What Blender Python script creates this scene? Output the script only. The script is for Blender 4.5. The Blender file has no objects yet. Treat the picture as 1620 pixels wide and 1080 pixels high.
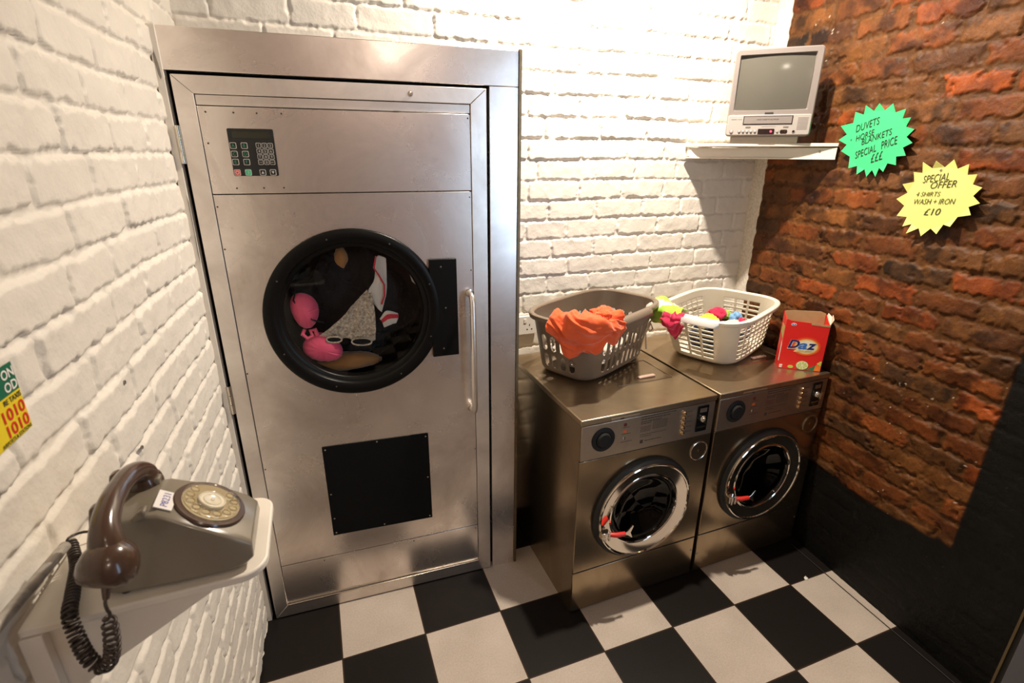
import bpy, bmesh, math, random
import numpy as np
from mathutils import Vector, Matrix, Euler

random.seed(7)
C = bpy.context.scene.collection
scn = bpy.context.scene
R = math.radians

# ------------------------------------------------------------------ camera
cam = bpy.data.cameras.new('camera')
cam.sensor_width = 36.0
cam.lens = 813.74 / 1620 * 36
cam.clip_start = 0.02
cam.dof.use_dof = True
cam.dof.focus_distance = 1.95
cam.dof.aperture_fstop = 6.3
cam_o = bpy.data.objects.new('camera', cam)
cam_o.location = (0.0841, -1.4962, 1.7357)
cam_o.rotation_euler = (1.2228, -0.0074, -0.3598)
C.objects.link(cam_o)
scn.camera = cam_o

# ------------------------------------------------------------------ colour management, world
scn.view_settings.view_transform = 'Standard'
scn.view_settings.look = 'None'
scn.view_settings.gamma = 1.0
scn.view_settings.exposure = 0.36
world = bpy.data.worlds.new('world')
scn.world = world
world.use_nodes = True
world.node_tree.nodes['Background'].inputs[0].default_value = (1.0, 0.78, 0.58, 1)
world.node_tree.nodes['Background'].inputs[1].default_value = 0.012

# ------------------------------------------------------------------ lamps (all above or behind the photographer)
def lamp(name, kind, loc, power, col, size, target=None, shape=None, spread=None):
    l = bpy.data.lights.new(name, kind)
    l.energy = power
    l.color = col
    if kind == 'AREA':
        l.size = size
        if shape:
            l.shape = 'RECTANGLE'; l.size = shape[0]; l.size_y = shape[1]
    else:
        l.shadow_soft_size = size
    o = bpy.data.objects.new(name, l)
    o.location = loc
    if target is not None:
        o.rotation_euler = (Vector(target) - Vector(loc)).to_track_quat('-Z', 'Y').to_euler()
    C.objects.link(o)
    return o

spot = lamp('ceiling_spotlight', 'SPOT', (1.26, 0.02, 2.86), 225, (1.0, 0.87, 0.72), 0.032, (1.20, 0.30, 1.0))
spot.data.spot_size = R(164); spot.data.spot_blend = 1.0
lamp('front_wall_fill', 'POINT', (0.55, -2.55, 2.6), 8, (1.0, 0.86, 0.70), 0.05)  # added unseen fill, lights the front wall that the dryer door mirrors
lamp('ceiling_bulb', 'POINT', (0.24, -1.80, 2.75), 2.2, (1.0, 0.86, 0.70), 0.05)
win = lamp('shop_window_daylight', 'AREA', (1.78, -2.45, 1.6), 3.2, (0.55, 0.76, 1.0), 0.6, (0.66, 0.24, 1.5), (0.30, 1.5))
win.data.spread = R(80)

# ------------------------------------------------------------------ helpers
def tag(o, label=None, cat=None, group=None, kind=None):
    if label: o['label'] = label
    if cat: o['category'] = cat
    if group: o['group'] = group
    if kind: o['kind'] = kind
    return o

def empty(name, loc, rz=0.0):
    o = bpy.data.objects.new(name, None)
    o.location = loc
    o.rotation_euler = (0, 0, rz)
    o.empty_display_size = 0.1
    C.objects.link(o)
    return o

_font_cache = {}
def glyphs(body, shear=0.0, bold=0.0, extrude=0.0, spacing=1.0, res=3):
    key = (body, shear, bold, extrude, spacing, res)
    if key not in _font_cache:
        cu = bpy.data.curves.new('t', 'FONT')
        cu.body = body
        cu.size = 1.0
        cu.shear = shear
        cu.offset = bold
        cu.extrude = extrude
        cu.space_character = spacing
        cu.resolution_u = res
        ob = bpy.data.objects.new('t', cu)
        C.objects.link(ob)
        bpy.context.view_layer.update()
        dg = bpy.context.evaluated_depsgraph_get()
        me = bpy.data.meshes.new_from_object(ob.evaluated_get(dg))
        v = [tuple(p.co) for p in me.vertices]
        f = [tuple(p.vertices) for p in me.polygons]
        bpy.data.objects.remove(ob)
        bpy.data.curves.remove(cu)
        bpy.data.meshes.remove(me)
        _font_cache[key] = (v, f)
    return _font_cache[key]

class MB:
    def __init__(s, origin=(0, 0, 0)):
        s.v = []; s.f = []; s.m = []; s.o = Vector(origin)
    def add(s, vs, fs, mi=0, M=None):
        b = len(s.v)
        if M is not None:
            vs = [M @ Vector(p) for p in vs]
        s.v += [tuple(p) for p in vs]
        s.f += [tuple(i + b for i in q) for q in fs]
        s.m += [mi] * len(fs)
        return s
    def box(s, x0, x1, y0, y1, z0, z1, mi=0, M=None):
        vs = [(x0, y0, z0), (x1, y0, z0), (x1, y1, z0), (x0, y1, z0), (x0, y0, z1), (x1, y0, z1), (x1, y1, z1), (x0, y1, z1)]
        fs = [(0, 3, 2, 1), (4, 5, 6, 7), (0, 1, 5, 4), (1, 2, 6, 5), (2, 3, 7, 6), (3, 0, 4, 7)]
        return s.add(vs, fs, mi, M)
    def prism(s, pts, axis, a, b, mi=0, M=None):
        """outline pts (2D) pushed along axis from a to b. axis 'y': pts are (x,z); 'x': (y,z); 'z': (x,y)"""
        n = len(pts)
        def P(p, t):
            return {'y': (p[0], t, p[1]), 'x': (t, p[0], p[1]), 'z': (p[0], p[1], t)}[axis]
        vs = [P(p, a) for p in pts] + [P(p, b) for p in pts]
        area = sum(pts[i][0] * pts[(i + 1) % n][1] - pts[(i + 1) % n][0] * pts[i][1] for i in range(n))
        flip = (area > 0) ^ (axis == 'y')
        if b < a: flip = not flip
        f1 = tuple(range(n)); f2 = tuple(range(n, 2 * n))
        if flip:
            fs = [tuple(reversed(f1)), f2] + [(i, (i + 1) % n, (i + 1) % n + n, i + n) for i in range(n)]
        else:
            fs = [f1, tuple(reversed(f2))] + [((i + 1) % n, i, i + n, (i + 1) % n + n) for i in range(n)]
        return s.add(vs, fs, mi, M)
    def lathe(s, prof, n=48, mi=0, M=None, a0=0.0, a1=2 * math.pi):
        """profile of (r, h): turned about local Z"""
        full = abs(a1 - a0 - 2 * math.pi) < 1e-6
        m = n if full else n + 1
        vs = []
        for r, h in prof:
            for k in range(m):
                t = a0 + (a1 - a0) * k / n
                vs.append((r * math.cos(t), r * math.sin(t), h))
        fs = []
        for j in range(len(prof) - 1):
            for k in range(n):
                k2 = (k + 1) % m
                fs.append((j * m + k, j * m + k2, (j + 1) * m + k2, (j + 1) * m + k))
        if full:
            pass
        return s.add(vs, fs, mi, M)
    def ring(s, prof, n=64, mi=0, M=None):
        """closed profile, turned about local Z"""
        vs = []; L = len(prof)
        for r, h in prof:
            for k in range(n):
                t = 2 * math.pi * k / n
                vs.append((r * math.cos(t), r * math.sin(t), h))
        fs = []
        for j in range(L):
            j2 = (j + 1) % L
            for k in range(n):
                k2 = (k + 1) % n
                fs.append((j * n + k, j * n + k2, j2 * n + k2, j2 * n + k))
        return s.add(vs, fs, mi, M)
    def tube(s, path, r, n=8, mi=0, closed=False, M=None):
        P = [Vector(p) for p in path]; N = len(P)
        rr = r if isinstance(r, (list, tuple)) else [r] * N
        T = []
        for i in range(N):
            a = P[(i - 1) % N] if (closed or i > 0) else P[i]
            b = P[(i + 1) % N] if (closed or i < N - 1) else P[i]
            T.append((b - a).normalized())
        up = Vector((0, 0, 1)) if abs(T[0].z) < 0.9 else Vector((1, 0, 0))
        X = T[0].cross(up).normalized()
        vs = []
        for i in range(N):
            X = (X - T[i] * X.dot(T[i])).normalized()
            Y = T[i].cross(X)
            for k in range(n):
                t = 2 * math.pi * k / n
                vs.append(P[i] + (X * math.cos(t) + Y * math.sin(t)) * rr[i])
        fs = []
        for i in range(N if closed else N - 1):
            i2 = (i + 1) % N
            for k in range(n):
                k2 = (k + 1) % n
                fs.append((i * n + k, i * n + k2, i2 * n + k2, i2 * n + k))
        if not closed:
            fs.append(tuple(reversed(range(n)))); fs.append(tuple(range((N - 1) * n, N * n)))
        return s.add(vs, fs, mi, M)
    def sphere(s, c, r, n=16, mi=0, M=None):
        if not isinstance(r, (tuple, list)): r = (r, r, r)
        prof = [(math.sin(math.pi * k / n), -math.cos(math.pi * k / n)) for k in range(n + 1)]
        prof[0] = (1e-5, -1); prof[-1] = (1e-5, 1)
        X = Matrix.Translation(c) @ Matrix.Diagonal((r[0], r[1], r[2], 1))
        return s.lathe(prof, 2 * n, mi, (M @ X) if M is not None else X)
    def grid(s, pts, mi=0, M=None):
        """pts[i][j] sheet"""
        a = len(pts); b = len(pts[0])
        vs = [p for row in pts for p in row]
        fs = [(i * b + j, i * b + j + 1, (i + 1) * b + j + 1, (i + 1) * b + j) for i in range(a - 1) for j in range(b - 1)]
        return s.add(vs, fs, mi, M)
    def text(s, body, M, mi=0, size=1.0, width=None, height=None, align='L', **k):
        v, f = glyphs(body, **k)
        if not v: return s
        xs = [p[0] for p in v]; ys = [p[1] for p in v]
        sx = sy = size
        if width: sx = width / max(1e-6, max(xs) - min(xs)); sy = sx
        if height: sy = height / max(1e-6, max(ys) - min(ys)); sx = sx if width else sy
        ox = {'L': min(xs), 'C': (min(xs) + max(xs)) / 2, 'R': max(xs)}[align]
        oy = (min(ys) + max(ys)) / 2 if align == 'C' else 0.0
        return s.add([((p[0] - ox) * sx, (p[1] - oy) * sy, p[2]) for p in v], f, mi, M)
    def build(s, name, mats, parent=None, smooth=40, bevel=None, seg=2, sub=0, solid=None, clean=False):
        me = bpy.data.meshes.new(name)
        vs = [Vector(p) - s.o for p in s.v]
        me.from_pydata(vs, [], s.f)
        if not isinstance(mats, (list, tuple)): mats = [mats]
        for m in mats: me.materials.append(m)
        me.polygons.foreach_set('material_index', s.m)
        me.update()
        if clean:
            bm = bmesh.new(); bm.from_mesh(me)
            bmesh.ops.recalc_face_normals(bm, faces=bm.faces)
            bm.to_mesh(me); bm.free()
        if smooth:
            me.polygons.foreach_set('use_smooth', [True] * len(me.polygons))
            me.set_sharp_from_angle(angle=R(smooth))
        o = bpy.data.objects.new(name, me)
        C.objects.link(o)
        if parent is not None: o.parent = parent
        else: o.location = s.o
        if solid:
            m = o.modifiers.new('solid', 'SOLIDIFY'); m.thickness = solid; m.offset = 0
        if bevel:
            m = o.modifiers.new('bevel', 'BEVEL'); m.width = bevel; m.segments = seg; m.limit_method = 'ANGLE'; m.angle_limit = R(35)
            m.harden_normals = False
        if sub:
            m = o.modifiers.new('sub', 'SUBSURF'); m.levels = sub; m.render_levels = sub
        return o

def children(o):
    return [c for c in bpy.data.objects if c.parent == o]

def copy_tree(o, parent=None):
    c = o.copy(); C.objects.link(c); c.parent = parent
    for ch in children(o): copy_tree(ch, c)
    return c

def basis(loc, X, Y):
    X = Vector(X).normalized(); Y = Vector(Y).normalized(); N = X.cross(Y).normalized(); Y = N.cross(X)
    M = Matrix.Identity(4)
    for i in range(3):
        M[i][0] = X[i]; M[i][1] = Y[i]; M[i][2] = N[i]; M[i][3] = loc[i]
    return M

# faces the viewer (normal -Y): x to the right, z up
def FY(x, y, z, rot=0.0):
    return basis((x, y, z), (math.cos(rot), 0, math.sin(rot)), (-math.sin(rot), 0, math.cos(rot)))

# ---- numpy value noise
def _lat(seed):
    return np.random.RandomState(seed).rand(128, 128)
def vnoise(u, v, sc, seed):
    L = _lat(seed)
    x = u / sc + 37.3 + seed * 1.7; y = v / sc + 51.9 + seed * 0.9
    xi = np.floor(x).astype(int); yi = np.floor(y).astype(int)
    fx = x - xi; fy = y - yi
    fx = fx * fx * (3 - 2 * fx); fy = fy * fy * (3 - 2 * fy)
    a = L[xi % 128, yi % 128]; b = L[(xi + 1) % 128, yi % 128]; c = L[xi % 128, (yi + 1) % 128]; d = L[(xi + 1) % 128, (yi + 1) % 128]
    return (a * (1 - fx) + b * fx) * (1 - fy) + (c * (1 - fx) + d * fx) * fy - 0.5
def fbm(u, v, sc, seed, o=3):
    r = 0; a = 1.0
    for k in range(o):
        r = r + a * vnoise(u, v, sc / 2 ** k, seed + k * 11); a *= 0.5
    return r
def hsh(i, j, seed):
    t = np.random.RandomState(seed).rand(4096)
    return t[(np.asarray(i) * 131 + np.asarray(j) * 17 + 977) % 4096]
def sstep(x, a, b):
    t = np.clip((x - a) / (b - a), 0, 1)
    return t * t * (3 - 2 * t)

# ------------------------------------------------------------------ materials
def new_mat(name):
    m = bpy.data.materials.new(name)
    m.use_nodes = True
    nt = m.node_tree
    return m, nt, nt.nodes['Principled BSDF']

def mat(name, col, rough=0.5, metal=0.0, var=0.0, vscale=20.0, bump=0.0, bscale=200.0, spec=0.5, coat=0.0, emit=None, col2=None, stretch=(1, 1, 1), rvar=0.0, bdist=0.001):
    m, nt, b = new_mat(name)
    N = nt.nodes; Lk = nt.links
    b.inputs['Base Color'].default_value = (*col, 1)
    b.inputs['Roughness'].default_value = rough
    b.inputs['Metallic'].default_value = metal
    b.inputs['Specular IOR Level'].default_value = spec
    b.inputs['Coat Weight'].default_value = coat
    b.inputs['Coat Roughness'].default_value = 0.08
    if emit:
        b.inputs['Emission Color'].default_value = (*emit[:3], 1)
        b.inputs['Emission Strength'].default_value = emit[3]
    if var or bump or col2 or rvar:
        tc = N.new('ShaderNodeTexCoord'); mp = N.new('ShaderNodeMapping')
        mp.inputs['Scale'].default_value = stretch
        Lk.new(tc.outputs['Object'], mp.inputs[0])
    if var or col2 or rvar:
        nz = N.new('ShaderNodeTexNoise'); nz.inputs['Scale'].default_value = vscale; nz.inputs['Detail'].default_value = 5; nz.inputs['Roughness'].default_value = 0.6
        Lk.new(mp.outputs[0], nz.inputs['Vector'])
        rp = N.new('ShaderNodeValToRGB')
        c2 = col2 if col2 else tuple(c * (1 - var) for c in col)
        rp.color_ramp.elements[0].position = 0.33; rp.color_ramp.elements[0].color = (*c2, 1)
        rp.color_ramp.elements[1].position = 0.67; rp.color_ramp.elements[1].color = (*col, 1)
        Lk.new(nz.outputs['Fac'], rp.inputs[0])
        Lk.new(rp.outputs[0], b.inputs['Base Color'])
        if rvar:
            mr = N.new('ShaderNodeMapRange'); mr.inputs[1].default_value = 0.3; mr.inputs[2].default_value = 0.7
            mr.inputs[3].default_value = rough + rvar; mr.inputs[4].default_value = rough - rvar
            Lk.new(nz.outputs['Fac'], mr.inputs[0]); Lk.new(mr.outputs[0], b.inputs['Roughness'])
    if bump:
        nb = N.new('ShaderNodeTexNoise'); nb.inputs['Scale'].default_value = bscale; nb.inputs['Detail'].default_value = 3
        Lk.new(mp.outputs[0], nb.inputs['Vector'])
        bp = N.new('ShaderNodeBump'); bp.inputs['Strength'].default_value = bump; bp.inputs['Distance'].default_value = bdist
        Lk.new(nb.outputs['Fac'], bp.inputs['Height']); Lk.new(bp.outputs[0], b.inputs['Normal'])
    return m

def brushed(name, c1, c2, rough, rvar, vscale=3.0, grime=(0.32, 0.28, 0.24), gr=0.35):
    """sheet metal: blotchy oxide, faint smears"""
    m, nt, b = new_mat(name)
    N = nt.nodes; L = nt.links
    tc = N.new('ShaderNodeTexCoord')
    n1 = N.new('ShaderNodeTexNoise'); n1.inputs['Scale'].default_value = vscale; n1.inputs['Detail'].default_value = 6; n1.inputs['Roughness'].default_value = 0.62; n1.inputs['Distortion'].default_value = 0.6
    L.new(tc.outputs['Object'], n1.inputs['Vector'])
    rp = N.new('ShaderNodeValToRGB')
    rp.color_ramp.elements[0].position = 0.35; rp.color_ramp.elements[0].color = (*c2, 1)
    rp.color_ramp.elements[1].position = 0.62; rp.color_ramp.elements[1].color = (*c1, 1)
    L.new(n1.outputs['Fac'], rp.inputs[0])
    mp = N.new('ShaderNodeMapping'); mp.inputs['Scale'].default_value = (1, 1, 0.35)
    L.new(tc.outputs['Object'], mp.inputs[0])
    n2 = N.new('ShaderNodeTexNoise'); n2.inputs['Scale'].default_value = 9; n2.inputs['Detail'].default_value = 8; n2.inputs['Roughness'].default_value = 0.7
    L.new(mp.outputs[0], n2.inputs['Vector'])
    r2 = N.new('ShaderNodeValToRGB')
    r2.color_ramp.elements[0].position = 0.60; r2.color_ramp.elements[0].color = (0, 0, 0, 1)
    r2.color_ramp.elements[1].position = 0.74; r2.color_ramp.elements[1].color = (gr, gr, gr, 1)
    L.new(n2.outputs['Fac'], r2.inputs[0])
    mx = N.new('ShaderNodeMixRGB'); mx.inputs[2].default_value = (*grime, 1)
    L.new(r2.outputs[0], mx.inputs[0]); L.new(rp.outputs[0], mx.inputs[1]); L.new(mx.outputs[0], b.inputs['Base Color'])
    mr = N.new('ShaderNodeMapRange'); mr.inputs[1].default_value = 0.3; mr.inputs[2].default_value = 0.7
    mr.inputs[3].default_value = rough + rvar; mr.inputs[4].default_value = rough - rvar
    L.new(n1.outputs['Fac'], mr.inputs[0]); L.new(mr.outputs[0], b.inputs['Roughness'])
    b.inputs['Metallic'].default_value = 0.95
    n3 = N.new('ShaderNodeTexNoise'); n3.inputs['Scale'].default_value = 420; n3.inputs['Detail'].default_value = 2
    L.new(tc.outputs['Object'], n3.inputs['Vector'])
    bp = N.new('ShaderNodeBump'); bp.inputs['Strength'].default_value = 0.12; bp.inputs['Distance'].default_value = 0.0005
    L.new(n3.outputs['Fac'], bp.inputs['Height']); L.new(bp.outputs[0], b.inputs['Normal'])
    return m

def attr_mat(name, rough, bump, bscale, spec=0.5, coat=0.0, rvar=0.0, bdist=0.002, metal=0.0, cvar=0.0):
    m, nt, b = new_mat(name)
    N = nt.nodes; L = nt.links
    at = N.new('ShaderNodeAttribute'); at.attribute_name = 'surface'
    tc = N.new('ShaderNodeTexCoord')
    nz = N.new('ShaderNodeTexNoise'); nz.inputs['Scale'].default_value = bscale; nz.inputs['Detail'].default_value = 6; nz.inputs['Roughness'].default_value = 0.65
    L.new(tc.outputs['Object'], nz.inputs['Vector'])
    if cvar:
        mr = N.new('ShaderNodeMapRange'); mr.inputs[1].default_value = 0.3; mr.inputs[2].default_value = 0.7; mr.inputs[3].default_value = 1 - cvar; mr.inputs[4].default_value = 1 + cvar
        L.new(nz.outputs['Fac'], mr.inputs[0])
        mx = N.new('ShaderNodeVectorMath'); mx.operation = 'SCALE'
        L.new(at.outputs['Color'], mx.inputs[0]); L.new(mr.outputs[0], mx.inputs['Scale']); L.new(mx.outputs[0], b.inputs['Base Color'])
    else:
        L.new(at.outputs['Color'], b.inputs['Base Color'])
    b.inputs['Roughness'].default_value = rough
    b.inputs['Specular IOR Level'].default_value = spec
    b.inputs['Coat Weight'].default_value = coat
    b.inputs['Coat Roughness'].default_value = 0.15
    bp = N.new('ShaderNodeBump'); bp.inputs['Strength'].default_value = bump; bp.inputs['Distance'].default_value = bdist
    L.new(nz.outputs['Fac'], bp.inputs['Height']); L.new(bp.outputs[0], b.inputs['Normal'])
    return m

def glass_mat(name, tint=(1, 1, 1), refl=0.025, rough=0.02):
    m = bpy.data.materials.new(name); m.use_nodes = True
    nt = m.node_tree; N = nt.nodes; L = nt.links
    for n in list(N): N.remove(n)
    out = N.new('ShaderNodeOutputMaterial'); tr = N.new('ShaderNodeBsdfTransparent'); gl = N.new('ShaderNodeBsdfGlossy'); mx = N.new('ShaderNodeMixShader'); lw_ = N.new('ShaderNodeLayerWeight'); pw = N.new('ShaderNodeMath'); ad = N.new('ShaderNodeMath'); pw.operation = 'POWER'; ad.operation = 'MULTIPLY_ADD'
    tr.inputs[0].default_value = (*tint, 1); gl.inputs['Roughness'].default_value = rough
    lw_.inputs['Blend'].default_value = 0.5; pw.inputs[1].default_value = 4.0; ad.inputs[1].default_value = 0.8; ad.inputs[2].default_value = refl
    L.new(lw_.outputs['Facing'], pw.inputs[0]); L.new(pw.outputs[0], ad.inputs[0]); L.new(ad.outputs[0], mx.inputs[0]); L.new(tr.outputs[0], mx.inputs[1]); L.new(gl.outputs[0], mx.inputs[2]); L.new(mx.outputs[0], out.inputs[0])
    return m

M_ = {}
M_['alu'] = brushed('sheet aluminium', (0.88, 0.82, 0.78), (0.64, 0.57, 0.52), 0.28, 0.07)
M_['alu_frame'] = brushed('extruded aluminium', (0.86, 0.81, 0.76), (0.68, 0.62, 0.57), 0.36, 0.06, 4.0)
M_['steel'] = brushed('stainless steel', (0.46, 0.36, 0.24), (0.34, 0.26, 0.17), 0.22, 0.05, 2.5, (0.16, 0.11, 0.07), 0.4)
M_['steel_lid_lit'] = brushed('lit stainless steel lid', (0.60, 0.48, 0.33), (0.44, 0.34, 0.22), 0.33, 0.06, 3.0, (0.2, 0.14, 0.09), 0.4)  # lighter copy of the steel, wall reflection put into the lid's colour
M_['steel_panel'] = brushed('printed control fascia', (0.58, 0.49, 0.39), (0.47, 0.38, 0.29), 0.36, 0.04, 4)
M_['edge_trim'] = mat('oxidised trim', (0.24, 0.19, 0.12), 0.5, 0.8, 0.3, 30)
M_['chrome'] = mat('chrome', (0.82, 0.78, 0.72), 0.07, 1.0)
M_['bright_steel'] = mat('bright steel', (0.65, 0.6, 0.52), 0.22, 1.0)
M_['black_enamel'] = mat('black enamel', (0.006, 0.0055, 0.005), 0.34, 0.0, spec=0.12)
M_['black_gloss'] = mat('black gloss', (0.008, 0.008, 0.008), 0.15)
M_['black_matt'] = mat('black matt board', (0.004, 0.004, 0.004), 0.75, spec=0.15)
M_['gap_black'] = mat('black door stop', (0.004, 0.004, 0.004), 0.9, spec=0.1)
M_['dark'] = mat('dark interior', (0.02, 0.018, 0.016), 0.7)
M_['rubber'] = mat('door seal rubber', (0.015, 0.015, 0.014), 0.5)
M_['screw'] = mat('screw heads', (0.5, 0.46, 0.4), 0.3, 1.0)
M_['screw_dark'] = mat('dark rivets', (0.10, 0.085, 0.07), 0.45, 0.8)
M_['glass'] = glass_mat('porthole glass', (0.92, 0.92, 0.92))
M_['dark_glass'] = glass_mat('smoked porthole glass', (0.45, 0.45, 0.43))
M_['white_wood'] = mat('white painted wood', (0.80, 0.74, 0.65), 0.42, 0, 0.06, 12, 0.15, 40)
M_['white_jamb'] = mat('white painted jamb', (0.76, 0.70, 0.61), 0.5, 0, 0.08, 12, 0.25, 50)
M_['bare'] = mat('bare scraped metal', (0.33, 0.30, 0.26), 0.5, 0.5, 0.3, 60)

# ------------------------------------------------------------------ floor: vinyl squares, one foot each
T = 0.305
def floor_mat():
    m, nt, b = new_mat('chequered floor vinyl')
    N = nt.nodes; L = nt.links
    geo = N.new('ShaderNodeTexCoord')
    sp = N.new('ShaderNodeSeparateXYZ'); L.new(geo.outputs['Object'], sp.inputs[0])
    def mth(op, a, bv=None):
        n = N.new('ShaderNodeMath'); n.operation = op
        for i, q in enumerate((a, bv)):
            if q is None: continue
            if isinstance(q, (int, float)): n.inputs[i].default_value = q
            else: L.new(q, n.inputs[i])
        return n.outputs[0]
    ux = mth('DIVIDE', sp.outputs[0], T); uy = mth('DIVIDE', sp.outputs[1], T)
    par = mth('ABSOLUTE', mth('MODULO', mth('ADD', mth('FLOOR', ux), mth('FLOOR', uy)), 2.0))
    def edge(u):
        f = mth('SUBTRACT', u, mth('FLOOR', u))
        return mth('MINIMUM', f, mth('SUBTRACT', 1.0, f))
    e = mth('MINIMUM', edge(ux), edge(uy))
    gap = mth('LESS_THAN', e, 0.0085)
    nz = N.new('ShaderNodeTexNoise'); nz.inputs['Scale'].default_value = 160; nz.inputs['Detail'].default_value = 4; L.new(geo.outputs['Object'], nz.inputs['Vector'])
    nw = N.new('ShaderNodeTexNoise'); nw.inputs['Scale'].default_value = 5; nw.inputs['Detail'].default_value = 6; L.new(geo.outputs['Object'], nw.inputs['Vector'])
    rw = N.new('ShaderNodeValToRGB'); rw.color_ramp.elements[0].position = 0.35; rw.color_ramp.elements[0].color = (0.42, 0.355, 0.30, 1); rw.color_ramp.elements[1].position = 0.65; rw.color_ramp.elements[1].color = (0.53, 0.46, 0.395, 1)
    mixn = mth('ADD', mth('MULTIPLY', nz.outputs['Fac'], 0.45), mth('MULTIPLY', nw.outputs['Fac'], 0.55))
    L.new(mixn, rw.inputs[0])
    vo = N.new('ShaderNodeTexVoronoi'); vo.inputs['Scale'].default_value = 34; L.new(geo.outputs['Object'], vo.inputs['Vector'])
    spk = mth('LESS_THAN', vo.outputs['Distance'], 0.035)
    mw = N.new('ShaderNodeMixRGB'); mw.inputs[2].default_value = (0.28, 0.21, 0.16, 1); L.new(spk, mw.inputs[0]); L.new(rw.outputs[0], mw.inputs[1])
    mx = N.new('ShaderNodeMixRGB'); mx.inputs[2].default_value = (0.010, 0.008, 0.007, 1)
    L.new(par, mx.inputs[0]); L.new(mw.outputs[0], mx.inputs[1])
    # par = 0 where i + j is even: pale square
    mg = N.new('ShaderNodeMixRGB'); mg.inputs[2].default_value = (0.035, 0.020, 0.012, 1)
    L.new(gap, mg.inputs[0]); L.new(mx.outputs[0], mg.inputs[1])
    L.new(mg.outputs[0], b.inputs['Base Color'])
    b.inputs['Roughness'].default_value = 0.42
    b.inputs['Specular IOR Level'].default_value = 0.18
    bp = N.new('ShaderNodeBump'); bp.inputs['Strength'].default_value = 0.25; bp.inputs['Distance'].default_value = 0.001
    hh = mth('SUBTRACT', nz.outputs['Fac'], mth('MULTIPLY', gap, 1.0)); L.new(hh, bp.inputs['Height']); L.new(bp.outputs[0], b.inputs['Normal'])
    return m

fl = MB(); fl.box(-0.5, 2.3, -2.9, 0.75, -0.06, 0.0)
tag(fl.build('floor', floor_mat(), smooth=0), 'black and pale beige chequered vinyl floor', None, kind='structure')

# ------------------------------------------------------------------ brick walls: real relief
def brick_wall(name, origin, udir, ndir, ulen, zlen, res, pitch, blen, depth, material, seed, zphase=0.0, uphase=0.0,
               edge=0.010, joint=0.006, rag=0.004, rough=0.0015, tilt=0.002, colour=None, label='', flat=None):
    nu = int(ulen / res) + 1; nz = int(zlen / res) + 1
    u = np.linspace(0, ulen, nu); z = np.linspace(0, zlen, nz)
    U, Z = np.meshgrid(u, z, indexing='ij')
    Zw = Z - zphase + 0.004 * vnoise(U, Z, 0.35, seed) * 2
    row = np.floor(Zw / pitch).astype(int)
    fz = Zw / pitch - row
    off = (row % 2) * 0.5 + (hsh(row, 3, seed) - 0.5) * 0.25
    q = (U - uphase) / blen + off
    c = np.floor(q).astype(int)
    jit = lambda cc: (hsh(row, cc, seed + 1) - 0.5) * 0.22
    b0 = c + jit(c); c = np.where(q < b0, c - 1, c)
    b1 = c + 1 + jit(c + 1); c = np.where(q >= b1, c + 1, c)
    b0 = c + jit(c); b1 = c + 1 + jit(c + 1)
    lx = (q - b0) * blen; rx = (b1 - q) * blen
    thin = 0.25 + hsh(row, c, seed + 2) * 0.9
    lz = fz * pitch; rz = (1 - fz) * pitch
    rag_n = rag * 2 * (vnoise(U, Z, 0.022, seed + 5) + 0.6 * vnoise(U, Z, 0.009, seed + 6))
    hx = (b1 - b0) * blen / 2; hz = pitch / 2
    cr = 0.012
    ax = np.minimum(lx, rx); az = np.minimum(lz, rz)
    dx = np.maximum(cr + joint - ax, 0); dz = np.maximum(cr + joint - az, 0)
    d = cr - np.sqrt(dx * dx + dz * dz)
    d = np.where((dx == 0) & (dz == 0), np.minimum(ax, az) - joint, d) + rag_n
    h = sstep(d, -0.002, edge)
    bh = (hsh(row, c, seed + 3) - 0.5)
    tl = (hsh(row, c, seed + 4) - 0.5) * (fz - 0.5) * 2 + (hsh(row, c, seed + 7) - 0.5) * (q - (b0 + b1) / 2) * 2
    H = depth * h * (0.75 + 0.5 * thin * 0.6) + h * (bh * depth * 0.5 + tl * tilt) + rough * fbm(U, Z, 0.05, seed + 20, 4) * 2
    H = H - depth * 0.8
    col = None
    if colour: col, H = colour(U, Z, row, c, h, H, seed)
    if flat: H = flat(U, Z, H)
    o = np.array(origin, float); ud = np.array(udir, float); nd = np.array(ndir, float)
    P = o[None, None, :] + U[..., None] * ud + Z[..., None] * np.array([0, 0, 1.0]) + H[..., None] * nd
    me = bpy.data.meshes.new(name)
    me.vertices.add(nu * nz); me.vertices.foreach_set('co', P.reshape(-1).astype(np.float32))
    idx = np.arange(nu * nz).reshape(nu, nz)
    a = idx[:-1, :-1]; b = idx[1:, :-1]; c2 = idx[1:, 1:]; d2 = idx[:-1, 1:]
    F = np.stack([a, b, c2, d2], -1).reshape(-1, 4)
    if np.dot(np.cross(ud, [0, 0, 1.0]), nd) < 0: F = F[:, ::-1]
    nf = len(F)
    me.loops.add(nf * 4); me.loops.foreach_set('vertex_index', F.reshape(-1).astype(np.int32))
    me.polygons.add(nf); me.polygons.foreach_set('loop_start', np.arange(0, nf * 4, 4, dtype=np.int32))
    me.update(calc_edges=True)
    me.polygons.foreach_set('use_smooth', np.ones(nf, dtype=bool))
    me.materials.append(material)
    if col is not None:
        at = me.color_attributes.new('surface', 'FLOAT_COLOR', 'POINT')
        at.data.foreach_set('color', np.concatenate([col.reshape(-1, 3), np.ones((nu * nz, 1))], 1).reshape(-1).astype(np.float32))
    ob = bpy.data.objects.new(name, me); C.objects.link(ob)
    return tag(ob, label, None, kind='structure')

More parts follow.
